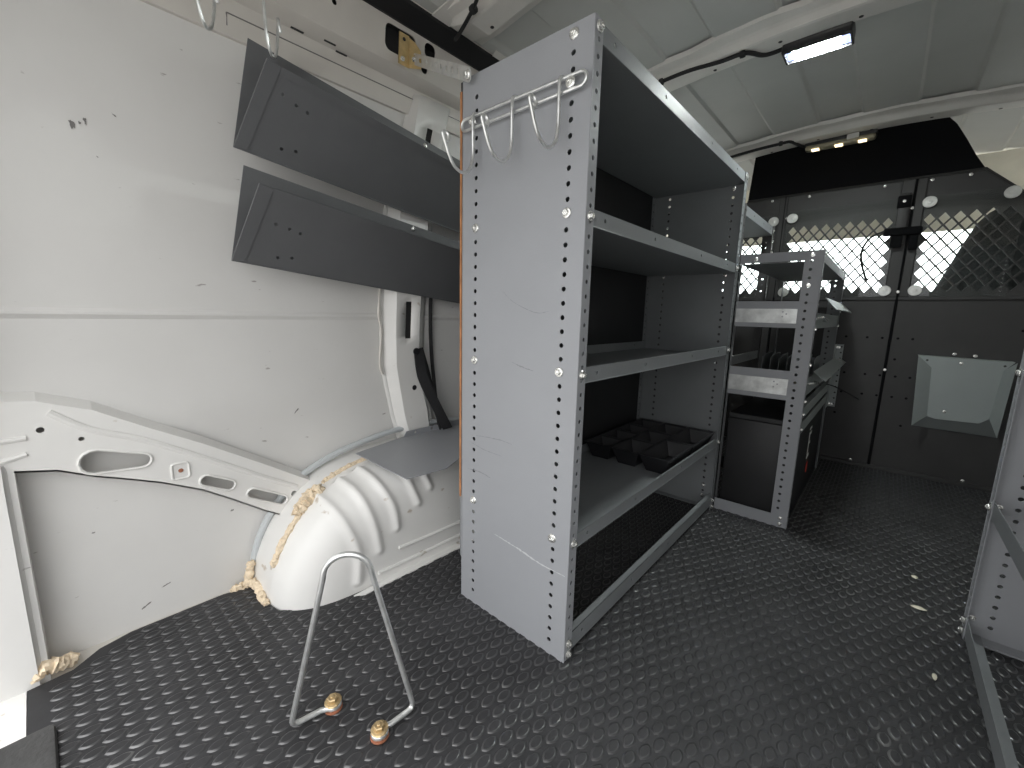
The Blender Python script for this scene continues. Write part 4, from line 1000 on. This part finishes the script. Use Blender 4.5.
bm = bbox((-0.355, 2.205, 1.330), (-0.125, 2.262, 1.352), 0.004, 2); obj('base_plate', bm, M['plastic'], DL)
bm = bbox((-0.352, 2.196, 1.310), (-0.126, 2.236, 1.330), 0.010, 3); obj('housing', bm, M['tan_plastic'], DL)
for x in (-0.315, -0.238, -0.165):
    bm = bbox((x-0.014, 2.1965, 1.3085), (x+0.012, 2.222, 1.312), 0.0012, 1); obj('bulb', bm, M['bulb'], DL)
bm = bbox((-0.215, 2.188, 1.322), (-0.178, 2.206, 1.340), 0.002, 1); obj('switch', bm, M['white'], DL)
def cable(label, pts, r=0.0050, clips=()):
    bm = nb(); tube(bm, smoothpath(pts, 8), r, 8)
    o = obj('cable', bm, M['strap']); 
    tag(o, label, 'cable')
    for c in clips:
        b2 = nb(); lathe(b2, [(0.009, -0.006), (0.010, 0), (0.009, 0.006)], 10, Matrix.Translation(c) @ Matrix.Rotation(PI/2, 4, 'Y')); obj('clip', b2, M['strap'], o)
cable('black cable along the roof bow feeding the white led bar', [(-0.68, 1.350, 1.318), (-0.615, 1.352, 1.327), (-0.528, 1.352, 1.331), (-0.449, 1.362, 1.331), (-0.386, 1.366, 1.333), (-0.355, 1.41, 1.336), (-0.335, 1.430, 1.342), (-0.306, 1.436, 1.347)], 0.0056, ((-0.612, 1.352, 1.327), (-0.392, 1.366, 1.333)))
cable('black cable along the roof bow to the warm dome light', [(-0.66, 2.145, 1.325), (-0.60, 2.144, 1.331), (-0.52, 2.140, 1.336), (-0.44, 2.142, 1.340), (-0.40, 2.146, 1.342), (-0.378, 2.175, 1.336), (-0.362, 2.21, 1.334), (-0.352, 2.238, 1.338)], 0.0060, ((-0.43, 2.142, 1.341),))
cable('black cable crossing the first roof bow behind the tall shelving', [(-0.898, 0.775, 1.290), (-0.863, 0.757, 1.281), (-0.818, 0.744, 1.290), (-0.775, 0.728, 1.297), (-0.735, 0.705, 1.305)], 0.0045, ((-0.79, 0.735, 1.294),))

# flakes on the floor
def flake(label, x, y, w, l, s):
    rnd = random.Random(s); bm = nb(); n = 9
    pts = [(x + w*math.cos(2*PI*k/n)*(0.55+0.6*rnd.random()), y + l*math.sin(2*PI*k/n)*(0.55+0.6*rnd.random()), 0.0022+0.002*rnd.random()) for k in range(n)]
    c = bm.verts.new((x, y, 0.0065)); vs = [bm.verts.new(p) for p in pts]; c2 = bm.verts.new((x, y, 0.0018))
    for k in range(n): bm.faces.new((vs[k], vs[(k+1) % n], c)); bm.faces.new((vs[(k+1) % n], vs[k], c2))
    tag(obj('paint_flake', bm, M['chip']), label, 'flake', )
flake('pale flake on the rubber floor farther from the right shelving', 0.128, 1.372, 0.008, 0.010, 1)
flake('pale flake on the rubber floor nearer the right shelving bolts', 0.128, 1.222, 0.013, 0.009, 2)
flake('tiny tan flake on the rubber floor in front of the right shelving', 0.14, 0.99, 0.004, 0.010, 5)

# ------------------------------------------------------------------ daylight
w = bpy.data.worlds.new('World'); sc.world = w; w.use_nodes = True
nt = w.node_tree; bg = nt.nodes['Background']
tc = nt.nodes.new('ShaderNodeTexCoord'); sx = nt.nodes.new('ShaderNodeSeparateXYZ'); rp = nt.nodes.new('ShaderNodeValToRGB')
rp.color_ramp.elements[0].position = 0.0; rp.color_ramp.elements[0].color = (0.28, 0.285, 0.29, 1)
rp.color_ramp.elements[1].position = 1.0; rp.color_ramp.elements[1].color = (1.0, 1.0, 1.0, 1)
nt.links.new(tc.outputs['Generated'], sx.inputs[0]); nt.links.new(sx.outputs['Z'], rp.inputs['Fac']); 
ma = nt.nodes.new('ShaderNodeMath'); ma.operation = 'MAXIMUM'; ma.inputs[1].default_value = 0.0
mb = nt.nodes.new('ShaderNodeMath'); mb.operation = 'MULTIPLY_ADD'; mb.inputs[1].default_value = 3.0; mb.inputs[2].default_value = 1.0
mc = nt.nodes.new('ShaderNodeVectorMath'); mc.operation = 'SCALE'
nt.links.new(sx.outputs['Y'], ma.inputs[0]); nt.links.new(ma.outputs[0], mb.inputs[0])
nt.links.new(rp.outputs['Color'], mc.inputs[0]); nt.links.new(mb.outputs[0], mc.inputs['Scale'])
nt.links.new(mc.outputs[0], bg.inputs['Color'])
bg.inputs['Strength'].default_value = 3.6
def portal(name, loc, rot, sx_, sy_):
    l = bpy.data.lights.new(name, 'AREA'); l.shape = 'RECTANGLE'; l.size = sx_; l.size_y = sy_; l.cycles.is_portal = True
    o = bpy.data.objects.new(name, l); COL.objects.link(o); o.location = loc; o.rotation_euler = rot
portal('rear_portal', (-0.18, -0.32, 0.66), (PI/2, 0, PI), 1.68, 1.5)
portal('front_portal', (-0.18, 3.24, 0.87), (-PI/2+0.7, 0, 0), 1.68, 0.85)
portal('rear_portal', (-0.18, -0.32, 0.66), (PI/2, 0, 0), 1.68, 1.5)

vs = sc.view_settings
vs.view_transform = 'Standard'; vs.look = 'None'; vs.exposure = 0.5; vs.gamma = 1; vs.use_curve_mapping = False
sc.cycles.max_bounces = 10; sc.cycles.diffuse_bounces = 6; sc.cycles.transparent_max_bounces = 12
sc.cycles.use_denoising = True

# repeats carry a common group
for stem_, grp in (('shelving_unit', 'grey steel shelving units'), ('wall_bin', 'angled bins on the left wall'), ('hook_rail', 'wire hook rails'), ('cable', 'black cables on the roof bows'), ('paint_flake', 'flakes on the rubber floor')):
    for o in bpy.data.objects:
        if o.parent is None and o.name.split('.')[0] == stem_: o['group'] = grp
